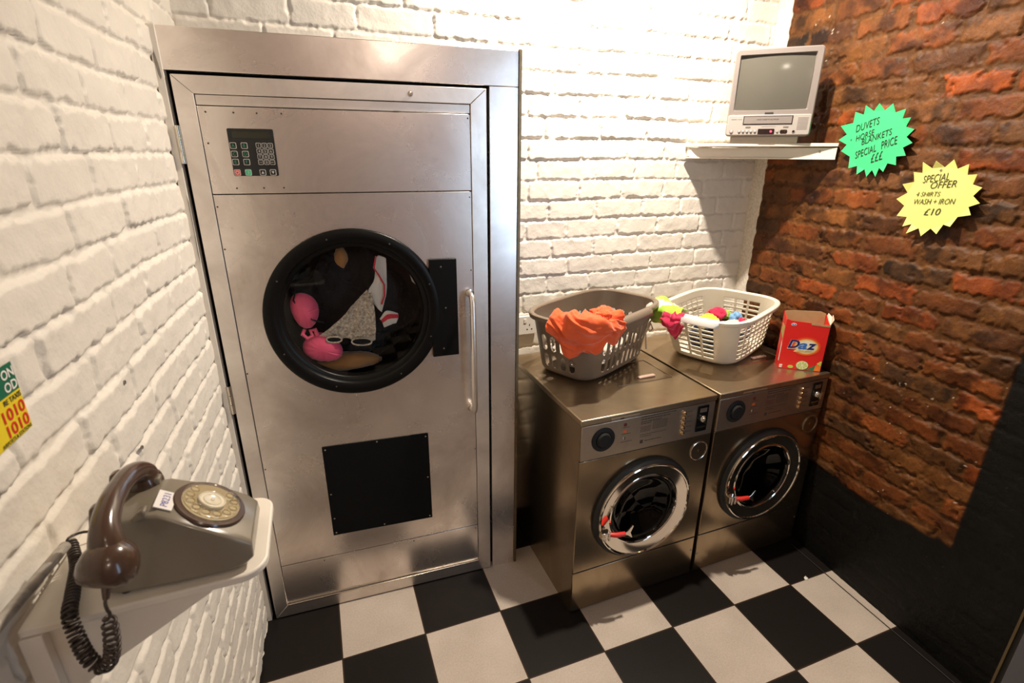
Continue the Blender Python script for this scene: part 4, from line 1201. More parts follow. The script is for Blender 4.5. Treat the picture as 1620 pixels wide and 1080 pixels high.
b.prism([(0.0255, 0.2005), (0.030, 0.1980), (0.0345, 0.2005), (0.030, 0.2030)], 'y', -0.0013, 0, 0)
b.build('round_emblem', [M_['ink_white'], M_['ink_blue']], DZ, smooth=0)
b = MB()
b.prism([(0.065, 0.002), (0.1635, 0.002), (0.1635, 0.014), (0.14, 0.026), (0.12, 0.010), (0.085, 0.004)], 'y', -0.0005, 0, 2)
def lime(cx, cz, rx, rz, y, a0=0.0):
    el = lambda k, n=28: [(cx + rx * k * math.cos(a), cz + rz * k * math.sin(a)) for a in np.linspace(0, 2 * math.pi, n + 1)[:-1]]
    b.prism(el(1.0), 'y', y, y + 0.0004, 0); b.prism(el(0.92), 'y', y - 0.0004, y, 3); 
    for q in range(8):
        a1 = a0 + q * math.pi / 4 + 0.09; a2 = a0 + (q + 1) * math.pi / 4 - 0.09
        pts = [(cx + rx * 0.12 * math.cos((a1 + a2) / 2), cz + rz * 0.12 * math.sin((a1 + a2) / 2))] + [(cx + rx * 0.80 * math.cos(a), cz + rz * 0.80 * math.sin(a)) for a in np.linspace(a1, a2, 5)]
        b.prism(pts, 'y', y - 0.0008, y - 0.0004, 1)
b.prism([(0.048 + 0.011 * math.cos(a), 0.011 + 0.007 * math.sin(a)) for a in np.linspace(0, 2 * math.pi, 21)[:-1]], 'y', -0.0006, 0, 1)
b.prism([(0.140, 0.003), (0.1635, 0.003), (0.1635, 0.040), (0.152, 0.036), (0.142, 0.022)], 'y', -0.0008, 0, 4)
b.prism([(0.146, 0.034), (0.1635, 0.026), (0.1635, 0.046), (0.158, 0.046)], 'y', -0.0011, 0, 1)
lime(0.092, 0.022, 0.0245, 0.0205, -0.0012, 0.3)
b.build('printed_citrus', [M_['lime_rind'], M_['lime_flesh'], M_['leaf'], M_['ink_white'], M_['orange_ink']], DZ, smooth=0)
b = MB(); b.box(0.004, 0.016, -0.0006, 0, 0.012, 0.018); b.box(0.004, 0.015, -0.0006, 0, 0.004, 0.010); b.build('weight_mark', M_['ink_white'], DZ, smooth=0)

# ------------------------------------------------------------------ corner shelf and television
sh = empty('corner_shelf', (1.95, 0.50, 1.73))
tag(sh, 'white painted triangular corner shelf under the television', 'shelf')
o_ = (1.95, 0.50, 1.73)
b = MB(o_); b.prism([(1.702, 0.566), (1.735, 0.405), (1.928, 0.225), (2.074, 0.098), (2.094, 0.120), (2.110, 0.566)], 'z', 1.776, 1.789); b.build('shelf_board', M_['white_wood'], sh, bevel=0.0015)
# deep fascia along the diagonal front
dx, dy = 0.632, -0.775
A = Vector((1.700, 0.560, 0)); Bv = Vector((2.074, 0.101, 0)); nrm = Vector((0.775, 0.632, 0))
def bar(mb, a, c, th, z0, z1):
    q = [a, c, c + nrm * th, a + nrm * th]
    mb.prism([(p.x, p.y) for p in q], 'z', z0, z1)
b = MB(o_); bar(b, A + Vector((dx, dy, 0)) * 0.020, Bv, 0.014, 1.733, 1.7715); b.build('fascia', M_['white_wood'], sh, bevel=0.001)
b = MB(o_); bar(b, A - nrm * 0.003, Bv - nrm * 0.003, 0.018, 1.7265, 1.7325); b.build('lower_bead', M_['white_wood'], sh, bevel=0.001)
b = MB(o_); b.box(1.712, 2.085, 0.548, 0.566, 1.735, 1.7715); b.build('batten', M_['white_wood'], sh, bevel=0.001)
p = A.lerp(Bv, 0.90) - nrm * 0.0005
b = MB(o_); b.lathe([(0.0045, 0), (0.004, 0.001), (0.0001, 0.001)], 14, 0, basis((p.x, p.y, 1.757), (dx, dy, 0), (0, 0, 1))); b.build('screw', M_['bare'], sh)

TVR = math.atan2(-0.42, 0.44)
tv = empty('television', (1.7475, 0.3755, 1.7892), TVR)
tv.scale = (0.965, 0.965, 0.965)
tag(tv, 'small silver television with built in video player on the corner shelf', 'television')
M_['silver'] = mat('silver plastic', (0.30, 0.265, 0.25), 0.32, 0.35, 0.04, 12)
M_['silver_light'] = mat('pale silver plastic', (0.42, 0.385, 0.36), 0.3, 0.2)
M_['crt'] = mat('grey picture tube', (0.10, 0.095, 0.08), 0.10, 0, spec=0.6)
M_['tv_dark'] = mat('dark display window', (0.02, 0.012, 0.012), 0.15)
TW, TB, TT = 0.327, 0.027, 0.361
# case: full front band tapering back to the corner
secs = [(0.000, 0.0, TW, TB, TT), (0.045, 0.001, TW - 0.001, TB, TT - 0.001), (0.070, 0.006, TW - 0.006, TB, TT - 0.005), (0.105, 0.045, TW - 0.065, TB + 0.006, TT - 0.035), (0.160, 0.085, TW - 0.120, TB + 0.02, TT - 0.085), (0.215, 0.125, TW - 0.145, TB + 0.05, TT - 0.12)]
b = MB(); vs = []; n_ = 0
for (y, xa, xb, za, zb) in secs[1:]:
    pts = rrect(xa, xb, za, zb, 0.014, 4); n_ = len(pts)
    vs += [(p[0], y, p[1]) for p in pts]
fs = [(j * n_ + (k + 1) % n_, j * n_ + k, (j + 1) * n_ + k, (j + 1) * n_ + (k + 1) % n_) for j in range(len(secs) - 2) for k in range(n_)]
fs += [tuple(range(n_)), tuple(reversed(range((len(secs) - 2) * n_, (len(secs) - 1) * n_)))]
b.add(vs, fs); b.build('rear_case', M_['silver'], tv, smooth=30, clean=True)
# front bezel with a picture opening, upper part set inside lower control band
b = MB()
ox0, ox1, oz0, oz1 = 0.020, 0.303, 0.128, 0.340
def frame_plate(mb, x0, x1, z0, z1, a0, a1, c0, c1, y0, y1):
    mb.add([(x0, y0, z0), (x1, y0, z0), (x1, y0, z1), (x0, y0, z1), (a0, y1, c0), (a1, y1, c0), (a1, y1, c1), (a0, y1, c1)],
           [(0, 1, 5, 4), (1, 2, 6, 5), (2, 3, 7, 6), (3, 0, 4, 7)])
outer = rrect(0.0, TW, TB, TT, 0.014, 5)
inner = rrect(ox0, ox1, oz0, oz1, 0.004, 5)
N_ = len(outer)
vs = [(p[0], 0.046, p[1]) for p in outer] + [(p[0], 0.004, p[1]) for p in outer] + [(0.5 * TW + (p[0] - 0.5 * TW) * 0.975, 0.0, 0.194 + (p[1] - 0.194) * 0.975) for p in outer] + [(p[0], 0.0005, p[1]) for p in inner] + [(ox0 + 0.5 * (ox1 - ox0) + (p[0] - ox0 - 0.5 * (ox1 - ox0)) * 0.965, 0.014, 0.234 + (p[1] - 0.234) * 0.965) for p in inner]
fs = []
for j in range(4):
    for k in range(N_):
        k2 = (k + 1) % N_; fs.append((j * N_ + k, j * N_ + k2, (j + 1) * N_ + k2, (j + 1) * N_ + k))
b.add(vs, fs); b.build('bezel', M_['silver'], tv, smooth=35, clean=True)
# tube: bulging glass
b = MB(); rows = []
sx0, sx1, sz0, sz1 = 0.0245, 0.2985, 0.1315, 0.3365
for i in range(21):
    row = []
    for j in range(25):
        u = -1 + 2 * j / 24; v = -1 + 2 * i / 20
        row.append((0.5 * (sx0 + sx1) + u * 0.5 * (sx1 - sx0), 0.0135 - 0.011 * (1 - 0.5 * u * u - 0.5 * v * v), 0.5 * (sz0 + sz1) + v * 0.5 * (sz1 - sz0)))
    rows.append(row)
b.grid(rows); b.build('screen', M_['crt'], tv, smooth=80)
b = MB(); b.prism(rrect(sx0 - 0.003, sx1 + 0.003, sz0 - 0.003, sz1 + 0.003, 0.003), 'y', 0.0135, 0.016); b.build('screen_mask', M_['dark'], tv)
b = MB(); b.prism(rrect(0.004, TW - 0.004, TB + 0.004, 0.111, 0.008), 'y', -0.006, 0.002); ct = b.build('control_band', M_['silver_light'], tv, bevel=0.0025)
b = MB(); b.box(0.0655, 0.2545, -0.0078, -0.0055, 0.0735, 0.1065, 0); b.prism(rrect(0.0685, 0.2515, 0.0762, 0.1038, 0.001), 'y', -0.0092, -0.0075, 1)
b.build('cassette_flap', [M_['tv_dark'], M_['silver']], ct, smooth=0)
b = MB(); b.text('VIDEO CASSETTE RECORDER', FY(0.16, -0.0096, 0.092), 0, width=0.085, align='C'); b.build('flap_print', M_['screw_dark'], ct, smooth=0)
b = MB(); b.prism(rrect(0.1285, 0.1920, 0.0345, 0.0560, 0.003), 'y', -0.0085, -0.0055); b.build('display_window', M_['tv_dark'], ct)
b = MB(); b.prism([(0.179 + 0.0042 * math.cos(a), 0.0455 + 0.0042 * math.sin(a)) for a in np.linspace(0, 2 * math.pi, 17)[:-1]], 'y', -0.0092, -0.0084)
b.build('standby_light', mat('red standby lamp', (0.5, 0.02, 0.02), 0.4, emit=(1.0, 0.03, 0.05, 6)), ct, smooth=0)
def knob(x, z, r, m='silver_light', h=0.004, name='button'):
    b = MB(); b.ring([(r, 0), (r, 0.001), (r * 0.86, 0.001), (r * 0.86, 0)], 20, 1, basis((x, -0.006, z), (1, 0, 0), (0, 0, 1)))
    b.lathe([(r * 0.84, 0), (r * 0.84, h * 0.8), (r * 0.65, h), (0.0001, h)], 20, 0, basis((x, -0.006, z), (1, 0, 0), (0, 0, 1)))
    b.build(name, [M_[m], M_['screw_dark']], ct)
knob(0.024, 0.046, 0.0075)
for k in range(5): knob(0.0556 + 0.0155 * k, 0.0462, 0.0058)
knob(0.2035, 0.0455, 0.0050)
b = MB(); b.prism(rrect(0.2135, 0.2415, 0.0375, 0.0520, 0.006), 'y', -0.0072, -0.0055, 0)
for x in (0.2215, 0.2340): b.ring([(0.0046, 0), (0.0046, 0.002), (0.003, 0.002), (0.003, 0)], 18, 1, basis((x, -0.0071, 0.0447), (1, 0, 0), (0, 0, 1)))
b.build('input_sockets', [M_['tv_dark'], M_['brass']], ct)
b = MB(); b.ring([(0.0062, 0), (0.0062, 0.0015), (0.0045, 0.0015), (0.0045, 0)], 18, 0, basis((0.2645, -0.006, 0.0445), (1, 0, 0), (0, 0, 1))); b.lathe([(0.0044, 0.0004), (0.0001, 0.0004)], 18, 1, basis((0.2645, -0.006, 0.0445), (1, 0, 0), (0, 0, 1)))
b.build('headphone_socket', [M_['silver'], M_['tv_dark']], ct)
for x in (0.088, 0.233):
    b = MB(); b.prism(rrect(x - 0.010, x + 0.010, 0.0615, 0.0665, 0.0024), 'y', -0.0078, -0.0055); b.build('oval_button', M_['silver'], ct)
b = MB()
for k in range(9): b.box(0.274, 0.312, -0.0066, -0.0058, 0.052 + k * 0.0055, 0.0545 + k * 0.0055)
b.box(0.1395, 0.1945, -0.0066, -0.0058, 0.0645, 0.0655); b.box(0.018, 0.04, -0.0066, -0.0058, 0.093, 0.0955); b.box(0.044, 0.060, -0.0066, -0.0058, 0.0935, 0.095)
b.build('speaker_slots', M_['silver'], ct, smooth=0)
b = MB(); b.prism(rrect(0.145, 0.178, 0.1155, 0.1205, 0.0022), 'y', -0.0018, 0.001); b.build('maker_badge', M_['screw_dark'], tv)
b = MB(); b.box(0.022, TW - 0.040, 0.012, 0.13, 0.0, 0.0275); b.build('base', mat('cream base moulding', (0.62, 0.53, 0.42), 0.5), tv, bevel=0.004)

# ------------------------------------------------------------------ card stars on the bare brick
M_['star_green'] = mat('fluorescent green card', (0.035, 0.56, 0.19), 0.6)
M_['star_yellow'] = mat('pale yellow card', (0.70, 0.70, 0.20), 0.6)
M_['marker'] = mat('black marker ink', (0.010, 0.012, 0.012), 0.5)
M_['marker_olive'] = mat('dark olive marker ink', (0.05, 0.055, 0.015), 0.5)
def star(name, tips, c, m, lines, ink, label, curl, inr=0.80, tack=None):
    wx = lambda y: 2.066 + 0.0667 * y
    e = empty(name, (wx(c[0]), c[0], c[1]))
    tag(e, label, 'price sign')
    o = (wx(c[0]), c[0], c[1])
    b = MB(o)
    n = len(tips); rim = []
    for i, (y, z) in enumerate(tips):
        y2, z2 = tips[(i + 1) % n]
        rim.append((y, z, curl * (0.6 + 0.4 * math.sin(i * 1.9))))
        a = math.atan2((z + z2) / 2 - c[1], (y + y2) / 2 - c[0]); r = 0.5 * (math.hypot(y - c[0], z - c[1]) + math.hypot(y2 - c[0], z2 - c[1])) * inr
        rim.append((c[0] + r * math.cos(a), c[1] + r * math.sin(a), 0.0))
    V = [(wx(y) - k, y, z) for (y, z, k) in rim]
    N = len(rim)
    fs = [((i - 1) % N, i, i + 1) for i in range(0, N, 2)] + [tuple(range(1, N, 2))]
    b.add(V, fs)
    b.build('card', m, e, smooth=0, solid=0.0012)
    for t, (ya, za), (yb, zb), h in lines:
        X = Vector((0.0667 * (yb - ya), yb - ya, zb - za)); w = X.length
        b = MB(o); M = basis((wx(ya) - 0.0022, ya, za), X, (0, 0, 1))
        b.text(t, M, 0, width=w, height=h, shear=0.25, bold=0.0)
        b.build('lettering', M_[ink], e, smooth=0)
    if tack:
        b = MB(o); b.lathe([(0.004, 0), (0.0035, 0.003), (0.0001, 0.004)], 14, 0, basis((wx(tack[0]) - 0.001, tack[0], tack[1]), (0, -1, 0), (0, 0, 1))); b.build('pin', M_['bright_steel'], e)
TG = [(-0.1957, 1.8284), (-0.1753, 1.8673), (-0.1475, 1.8967), (-0.0949, 1.9178), (-0.0442, 1.9219), (0.0112, 1.9191), (0.0513, 1.8992), (0.1009, 1.8518), (0.0977, 1.8002), (0.0787, 1.7593), (0.0273, 1.6962), (-0.0154, 1.6741), (-0.0558, 1.6674), (-0.0927, 1.6688), (-0.1211, 1.6871), (-0.161, 1.7112), (-0.187, 1.7434), (-0.202, 1.7846)]
TY = [(-0.4577, 1.6511), (-0.4364, 1.6897), (-0.4001, 1.7192), (-0.352, 1.7321), (-0.3009, 1.7272), (-0.256, 1.723), (-0.2316, 1.6896), (-0.2079, 1.6487), (-0.1987, 1.5976), (-0.2103, 1.5398), (-0.2442, 1.5067), (-0.2655, 1.4849), (-0.3132, 1.4819), (-0.3624, 1.4959), (-0.4018, 1.5251), (-0.4486, 1.5673), (-0.4621, 1.6043)]
star('star_sign', TG, (-0.058, 1.795), M_['star_green'],
     [('DUVETS', (0.0307, 1.8258), (-0.0611, 1.8527), .026), ('+', (0.0464, 1.7924), (0.0375, 1.7957), .008), ('HORSE', (0.0222, 1.7935), (-0.0504, 1.8163), .021), ('BLANKETS', (-0.0053, 1.780), (-0.1186, 1.8151), .022),
      ('SPECIAL', (0.0088, 1.731), (-0.0714, 1.7587), .026), ('PRICE', (-0.0893, 1.7644), (-0.1479, 1.7841), .028), ('\u00a3\u00a3\u00a3', (-0.060, 1.7168), (-0.1062, 1.7321), .030)],
     'marker', 'bright green spiky star shaped price card, reading duvets and horse blankets', 0.006)
star('star_sign', TY, (-0.330, 1.609), M_['star_yellow'],
     [('SPECIAL', (-0.2701, 1.6551), (-0.3525, 1.6693), .024), ('OFFER', (-0.3005, 1.6385), (-0.3798, 1.6488), .022), ('4 SHIRTS', (-0.2597, 1.6108), (-0.3386, 1.6165), .015),
      ('WASH + IRON', (-0.2591, 1.5843), (-0.3906, 1.5956), .018), ('\u00a310', (-0.3011, 1.5518), (-0.3551, 1.5575), .022)],
     'marker_olive', 'pale yellow spiky star shaped price card, reading special offer shirts', 0.012, tack=(-0.318, 1.700))

# ------------------------------------------------------------------ socket on the back wall
so = empty('wall_socket', (0.91, 0.566, 1.009))
tag(so, 'white double electrical socket on the white brick behind the frame edge', 'socket')
b = MB((0.91, 0.566, 1.009)); b.prism(rrect(0.837, 0.983, 0.966, 1.052, 0.004), 'y', 0.556, 0.570); b.build('faceplate', mat('white moulded plastic', (0.80, 0.76, 0.70), 0.35), so, bevel=0.002)
for cx in (0.873, 0.947):
    b = MB((0.91, 0.566, 1.009))
    b.box(cx - 0.002, cx + 0.002, 0.5552, 0.5566, 1.006, 1.014); b.box(cx - 0.014, cx - 0.008, 0.5552, 0.5566, 0.988, 0.992); b.box(cx + 0.008, cx + 0.014, 0.5552, 0.5566, 0.988, 0.992)
    b.build('pin_holes', M_['dark'], so, smooth=0)
    b = MB((0.91, 0.566, 1.009)); b.box(cx - 0.008 - 0.02, cx - 0.008 - 0.008, 0.5535, 0.5565, 1.020, 1.040); b.build('rocker_switch', M_['white_wood'], so, bevel=0.001)

# ------------------------------------------------------------------ taxi sticker on the left wall
def XLW(y): return -0.262 + 0.045 * (y - 0.27)
def LW(y, z, off): return basis((XLW(y) + 0.0015 + off, y, z), (0.045, 1, 0), (0, 0, 1))
st = empty('taxi_sticker', (XLW(-0.78) + 0.006, -0.78, 1.437))
tag(st, 'green and yellow taxi sticker with red phone numbers on the left brick wall', 'sticker')
so_ = (XLW(-0.78) + 0.006, -0.78, 1.437)
yr, yl, zt, zb = -0.693, -0.852, 1.481, 1.387
def strip(z0, z1, mt, off, name):
    b = MB(so_); M = LW(yl, 0, off); b.add([(0, z0, 0), (yr - yl, z0, 0), (yr - yl, z1, 0), (0, z1, 0)], [(0, 1, 2, 3)], 0, M); b.build(name, M_[mt], st, smooth=0, solid=0.0004)
M_['st_green'] = mat('sticker green', (0.01, 0.14, 0.07), 0.4); M_['st_yellow'] = mat('sticker yellow', (0.80, 0.62, 0.02), 0.4); M_['st_red'] = mat('sticker red', (0.65, 0.02, 0.02), 0.4); M_['st_black'] = mat('sticker black', (0.03, 0.03, 0.02), 0.5)
strip(zb, 1.4435, 'st_yellow', 0.0, 'yellow_band'); strip(1.4435, zt, 'st_green', 0.0, 'green_band')
for t, z, h, mt, w in (('ON', 1.4665, 0.0130, 'ink_white', .026), ('OD', 1.4500, 0.0130, 'ink_white', .027), ('RE TAXIS', 1.4372, 0.0072, 'st_black', .038), ('1010', 1.4173, 0.0165, 'st_red', .048), ('1010', 1.3982, 0.0165, 'st_red', .048), ('AIRPORTS & STATIONS', 1.3914, 0.0052, 'st_black', .066)):
    b = MB(so_); M = LW(yr - 0.002, z - 0.003, 0.0008); b.text(t, M, 0, height=h, width=w, align='R', bold=0.02); b.build('lettering', M_[mt], st, smooth=0)

# old wall plugs
for y, z in ((-0.398, 1.180), (-0.397, 1.322)):
    b = MB((XLW(y) + 0.002, y, z)); b.lathe([(0.0042, 0.004), (0.0042, 0.0065), (0.0028, 0.0065), (0.0026, 0.003), (0.0001, 0.003)], 12, 0, LW(y, z, -0.0045))
    tag(b.build('wall_plug', M_['bare']), 'small grey screw hole plug in the left brick wall, ' + ('lower' if z < 1.2 else 'upper') + ' of the two', 'wall plug')

# ------------------------------------------------------------------ pipe, phone shelf
b = MB((-0.30, -1.0, 1.26))
b.tube([(-0.3035, -1.32, 1.288), (-0.2960, -1.10, 1.270), (-0.2875, -0.90, 1.250), (-0.2840, -0.755, 1.230)], 0.0068, 16)
pp = b.build('conduit_pipe', mat('paint smeared pipe', (0.62, 0.56, 0.48), 0.45, 0.2, col2=(0.06, 0.055, 0.05), vscale=16))
tag(pp, 'paint smeared grey conduit pipe along the left wall above the phone shelf', 'pipe')
ps = empty('phone_shelf', (-0.30, -0.78, 1.18))
tag(ps, 'white painted bracket shelf with rounded outer corners under the telephone', 'shelf')
po_ = (-0.30, -0.78, 1.18)
def rc(cx, cy, r, a0, a1, n=8): return [(cx + r * math.cos(R(a0 + (a1 - a0) * k / n)), cy + r * math.sin(R(a0 + (a1 - a0) * k / n))) for k in range(n + 1)]
out = [(-0.305, -0.860)] + rc(-0.068, -0.820, 0.036, -82, 0) + rc(-0.062, -0.705, 0.030, 0, 90) + [(-0.298, -0.668)]
b = MB(po_); b.prism(out, 'z', 1.183, 1.1955); b.build('shelf_board', M_['white_wood'], ps, bevel=0.003, seg=3)
b = MB(po_); b.prism([(-0.300, 1.1825), (-0.095, 1.1825), (-0.105, 1.172), (-0.232, 1.098), (-0.303, 1.050)], 'y', -0.846, -0.835); b.build('gusset', M_['white_wood'], ps, bevel=0.001)
b = MB(po_); b.prism([(-0.3065, 1.1825), (-0.283, 1.1825), (-0.283, 0.98), (-0.3065, 0.98)], 'y', -0.862, -0.8465); b.build('wall_batten', M_['white_wood'], ps, bevel=0.0015)

# ------------------------------------------------------------------ rotary telephone
tp = empty('rotary_telephone', (-0.13, -0.785, 1.1965))
tag(tp, 'grey rotary dial telephone with brown handset on the white bracket shelf', 'telephone')
to = (-0.13, -0.785, 1.1965)
M_['phone_grey'] = mat('warm grey phone plastic', (0.215, 0.185, 0.14), 0.24, 0, 0.05, 10, coat=0.2)
M_['phone_brown'] = mat('brown phone plastic', (0.075, 0.042, 0.028), 0.20, 0, 0.05, 10, coat=0.3)
M_['cord'] = mat('dark brown cord', (0.03, 0.018, 0.013), 0.4)
zt_ = 1.1965
NL = {}
def P3(*a): return tuple(a)
# body as a lofted shell: cross sections (across the shelf) from back to front
secs = [(-0.226, zt_ + 0.010, zt_ + 0.060, 0.046, 0.050), (-0.222, zt_ + 0.004, zt_ + 0.094, 0.052, 0.044), (-0.205, zt_ + 0.002, zt_ + 0.101, 0.056, 0.044), (-0.160, zt_ + 0.002, zt_ + 0.105, 0.059, 0.046), (-0.148, zt_ + 0.002, zt_ + 0.104, 0.060, 0.047),
        (-0.120, zt_ + 0.002, zt_ + 0.0875, 0.0605, 0.052), (-0.085, zt_ + 0.002, zt_ + 0.0655, 0.061, 0.056), (-0.060, zt_ + 0.004, zt_ + 0.048, 0.060, 0.055), (-0.047, zt_ + 0.012, zt_ + 0.035, 0.056, 0.050)]
b = MB(to); vs = []; cyc = -0.785
for (x, za, zb_, hb, ht_) in secs:
    r = 0.010 if zb_ - za > 0.03 else 0.006
    pts = [(-hb + 0.004, za), (hb - 0.004, za), (hb, za + 0.004)]
    pts += [(ht_, zb_ - r), (ht_ - r * 0.3, zb_ - r * 0.3), (ht_ - r, zb_), (0, zb_ + 0.0005), (-ht_ + r, zb_), (-ht_ + r * 0.3, zb_ - r * 0.3), (-ht_, zb_ - r), (-hb, za + 0.004)]
    n_ = len(pts); vs += [(x, cyc + p[0], p[1]) for p in pts]
fs = [(j * n_ + k, j * n_ + (k + 1) % n_, (j + 1) * n_ + (k + 1) % n_, (j + 1) * n_ + k) for j in range(len(secs) - 1) for k in range(n_)]
fs += [tuple(reversed(range(n_))), tuple(range((len(secs) - 1) * n_, len(secs) * n_))]
b.add(vs, fs); b.build('phone_body', M_['phone_grey'], tp, smooth=38, bevel=0.003, clean=True)
for (x, y) in ((-0.07, -0.83), (-0.07, -0.745), (-0.20, -0.83), (-0.20, -0.745)):
    b = MB(to); b.lathe([(0.007, 0), (0.006, 0.0035)], 14, 0, Matrix.Translation((x, y, 1.1960))); b.build('rubber_foot', M_['rubber'], tp)
# dial on the sloping face
sl = math.atan2(0.104 - 0.048, 0.088)
dn = Vector((math.sin(sl), 0, math.cos(sl)))
dc = Vector((-0.098, -0.785, zt_ + 0.0745))
MD = basis(dc, (0, 1, 0), (-math.cos(sl), 0, math.sin(sl)))
b = MB(to); b.lathe([(0.0475, -0.006), (0.0475, 0.001), (0.046, 0.003), (0.036, 0.0035), (0.034, 0.002), (0.0001, 0.002)], 56, 0, MD); b.build('dial_bezel', M_['phone_brown'], tp, smooth=35)
b = MB(to)
M_['dial_plate'] = mat('cream number ring', (0.60, 0.53, 0.38), 0.4)
b.lathe([(0.0385, 0.0030), (0.038, 0.0040), (0.0001, 0.0040)], 48, 0, MD)
dp = b.build('number_ring', M_['dial_plate'], tp, smooth=35)
b = MB(to)
for k in range(10):
    a = R(60 + 28 * k)
    b.text(str((k + 1) % 10), MD @ Matrix.Translation((0.0290 * math.cos(a), 0.0290 * math.sin(a), 0.0044)), 0, height=0.0042, align='C')
b.build('numbers', M_['print'], dp, smooth=0)
# clear finger wheel with ten holes
M_['acrylic'] = glass_mat('clear acrylic', (0.93, 0.90, 0.82), 0.13, 0.08)
bm = MB(to)
RO, RI = 0.0385, 0.0175
hole_c = [(0.0290 * math.cos(R(60 + 28 * k)), 0.0290 * math.sin(R(60 + 28 * k))) for k in range(10)]
vs = []; fs = []
NA, NRr = 180, 12
for i in range(NRr + 1):
    for j in range(NA):
        r = RI + (RO - RI) * i / NRr; a = 2 * math.pi * j / NA; vs.append((r * math.cos(a), r * math.sin(a), 0.0075))
for i in range(NRr):
    for j in range(NA):
        r = RI + (RO - RI) * (i + 0.5) / NRr; a = 2 * math.pi * (j + 0.5) / NA; x, y = r * math.cos(a), r * math.sin(a)
        if any((x - p[0]) ** 2 + (y - p[1]) ** 2 < 0.0054 ** 2 for p in hole_c): continue
        j2 = (j + 1) % NA; fs.append((i * NA + j, (i + 1) * NA + j, (i + 1) * NA + j2, i * NA + j2))
bm.add(vs, fs, 0, MD)
fw = bm.build('finger_wheel', M_['acrylic'], tp, smooth=30, solid=0.0018)
for p in hole_c:
    b = MB(to); b.ring([(0.0058, 0), (0.0058, 0.002), (0.0052, 0.0026), (0.0048, 0.002), (0.0048, 0)], 18, 0, MD @ Matrix.Translation((p[0], p[1], 0.0066))); b.build('finger_hole', M_['acrylic'], fw)
b = MB(to); b.lathe([(0.0180, 0.0045), (0.0180, 0.0085), (0.0170, 0.0094), (0.0155, 0.0080), (0.0125, 0.0080), (0.0115, 0.0092), (0.0100, 0.0080), (0.0001, 0.0080)], 40, 0, MD)
b.lathe([(0.0022, 0.0082), (0.0020, 0.0098), (0.0001, 0.0100)], 12, 1, MD); b.build('dial_centre', [mat('pale dial centre', (0.66, 0.60, 0.46), 0.25), M_['bright_steel']], fw)
b = MB(to); b.tube([MD @ Vector((0.020, -0.033, 0.0040)), MD @ Vector((0.0185, -0.030, 0.0105)), MD @ Vector((0.0155, -0.024, 0.0110))], 0.0011, 8); b.build('finger_stop', M_['chrome'], tp)
# number label
MT = basis(Vector((-0.1435, -0.800, zt_ + 0.1035)), (0, 1, 0), (-math.cos(sl), 0, math.sin(sl)))
b = MB(to); b.box(-0.019, 0.019, -0.011, 0.011, -0.0006, 0.0010, 0, MT)
b.text('P8231', MT @ Matrix.Translation((0, 0, 0.0014)), 1, width=0.028, align='C'); b.build('label', [mat('white sticky label', (0.74, 0.70, 0.68), 0.6), mat('blue pen', (0.10, 0.10, 0.35), 0.6)], tp, smooth=0)
# cradle horns behind the handset
for y in (-0.752, -0.826):
    b = MB(to); b.prism([(-0.222, 1.285), (-0.198, 1.292), (-0.196, 1.322), (-0.204, 1.330), (-0.213, 1.326)], 'y', y - 0.007, y + 0.007); b.build('cradle_horn', M_['phone_brown'], tp, bevel=0.003)
    b = MB(to); b.prism([(-0.175, 1.296), (-0.158, 1.298), (-0.157, 1.312), (-0.166, 1.310)], 'y', y - 0.008, y + 0.008); b.build('cradle_rest', M_['phone_grey'], tp, bevel=0.003)
# handset lies across the back, a thing of its own
hs = empty('telephone_handset', (-0.178, -0.82, 1.33))
tag(hs, 'glossy brown telephone handset resting across the back of the grey rotary telephone', 'handset')
ho = (-0.178, -0.82, 1.33)
path = [(-0.1760, -0.744, 1.303), (-0.1775, -0.748, 1.316), (-0.1795, -0.762, 1.328), (-0.1810, -0.786, 1.337), (-0.1820, -0.815, 1.341), (-0.1825, -0.848, 1.340), (-0.1815, -0.876, 1.332), (-0.1790, -0.893, 1.318), (-0.1760, -0.900, 1.302)]
def smooth_path(P, m=6):
    A = np.array(P, float)[:, None, :].repeat(2, 1); return [tuple(q) for q in catmull(A, m)[:, 0]]
sp_ = smooth_path(path, 5)
rad = np.interp(np.linspace(0, 1, len(sp_)), [0, .12, .25, .5, .75, .88, 1], [0.016, 0.0165, 0.0145, 0.0125, 0.0145, 0.0175, 0.019])
b = MB(ho); b.tube(sp_, [float(r) for r in rad], 20); b.build('grip', M_['phone_brown'], hs, smooth=80)
b = MB(ho)
Mx = basis((-0.1790, -0.750, 1.314), (1, 0, 0), (0, 0.95, 0.3))
b.lathe([(0.0001, -0.030), (0.012, -0.0270), (0.0205, -0.023), (0.0225, -0.017), (0.0215, -0.008), (0.016, 0.002), (0.008, 0.010), (0.0001, 0.012)], 40, 0, Mx); b.build('earpiece', M_['phone_brown'], hs, smooth=50)
b = MB(ho)
Mx = basis((-0.1740, -0.899, 1.306), (0.93, 0.0, -0.35), (0, 0.90, -0.4))
b.lathe([(0.0001, -0.034), (0.012, -0.0335), (0.026, -0.029), (0.0295, -0.022), (0.0300, -0.012), (0.0270, 0.000), (0.020, 0.010), (0.009, 0.016), (0.0001, 0.0175)], 44, 0, Mx); b.build('mouthpiece', M_['phone_brown'], hs, smooth=60)
b = MB(ho); b.tube([(-0.176, -0.915, 1.288), (-0.181, -0.917, 1.275), (-0.184, -0.918, 1.262)], [0.006, 0.005, 0.0035], 10); b.build('cord_sleeve', M_['phone_brown'], hs)
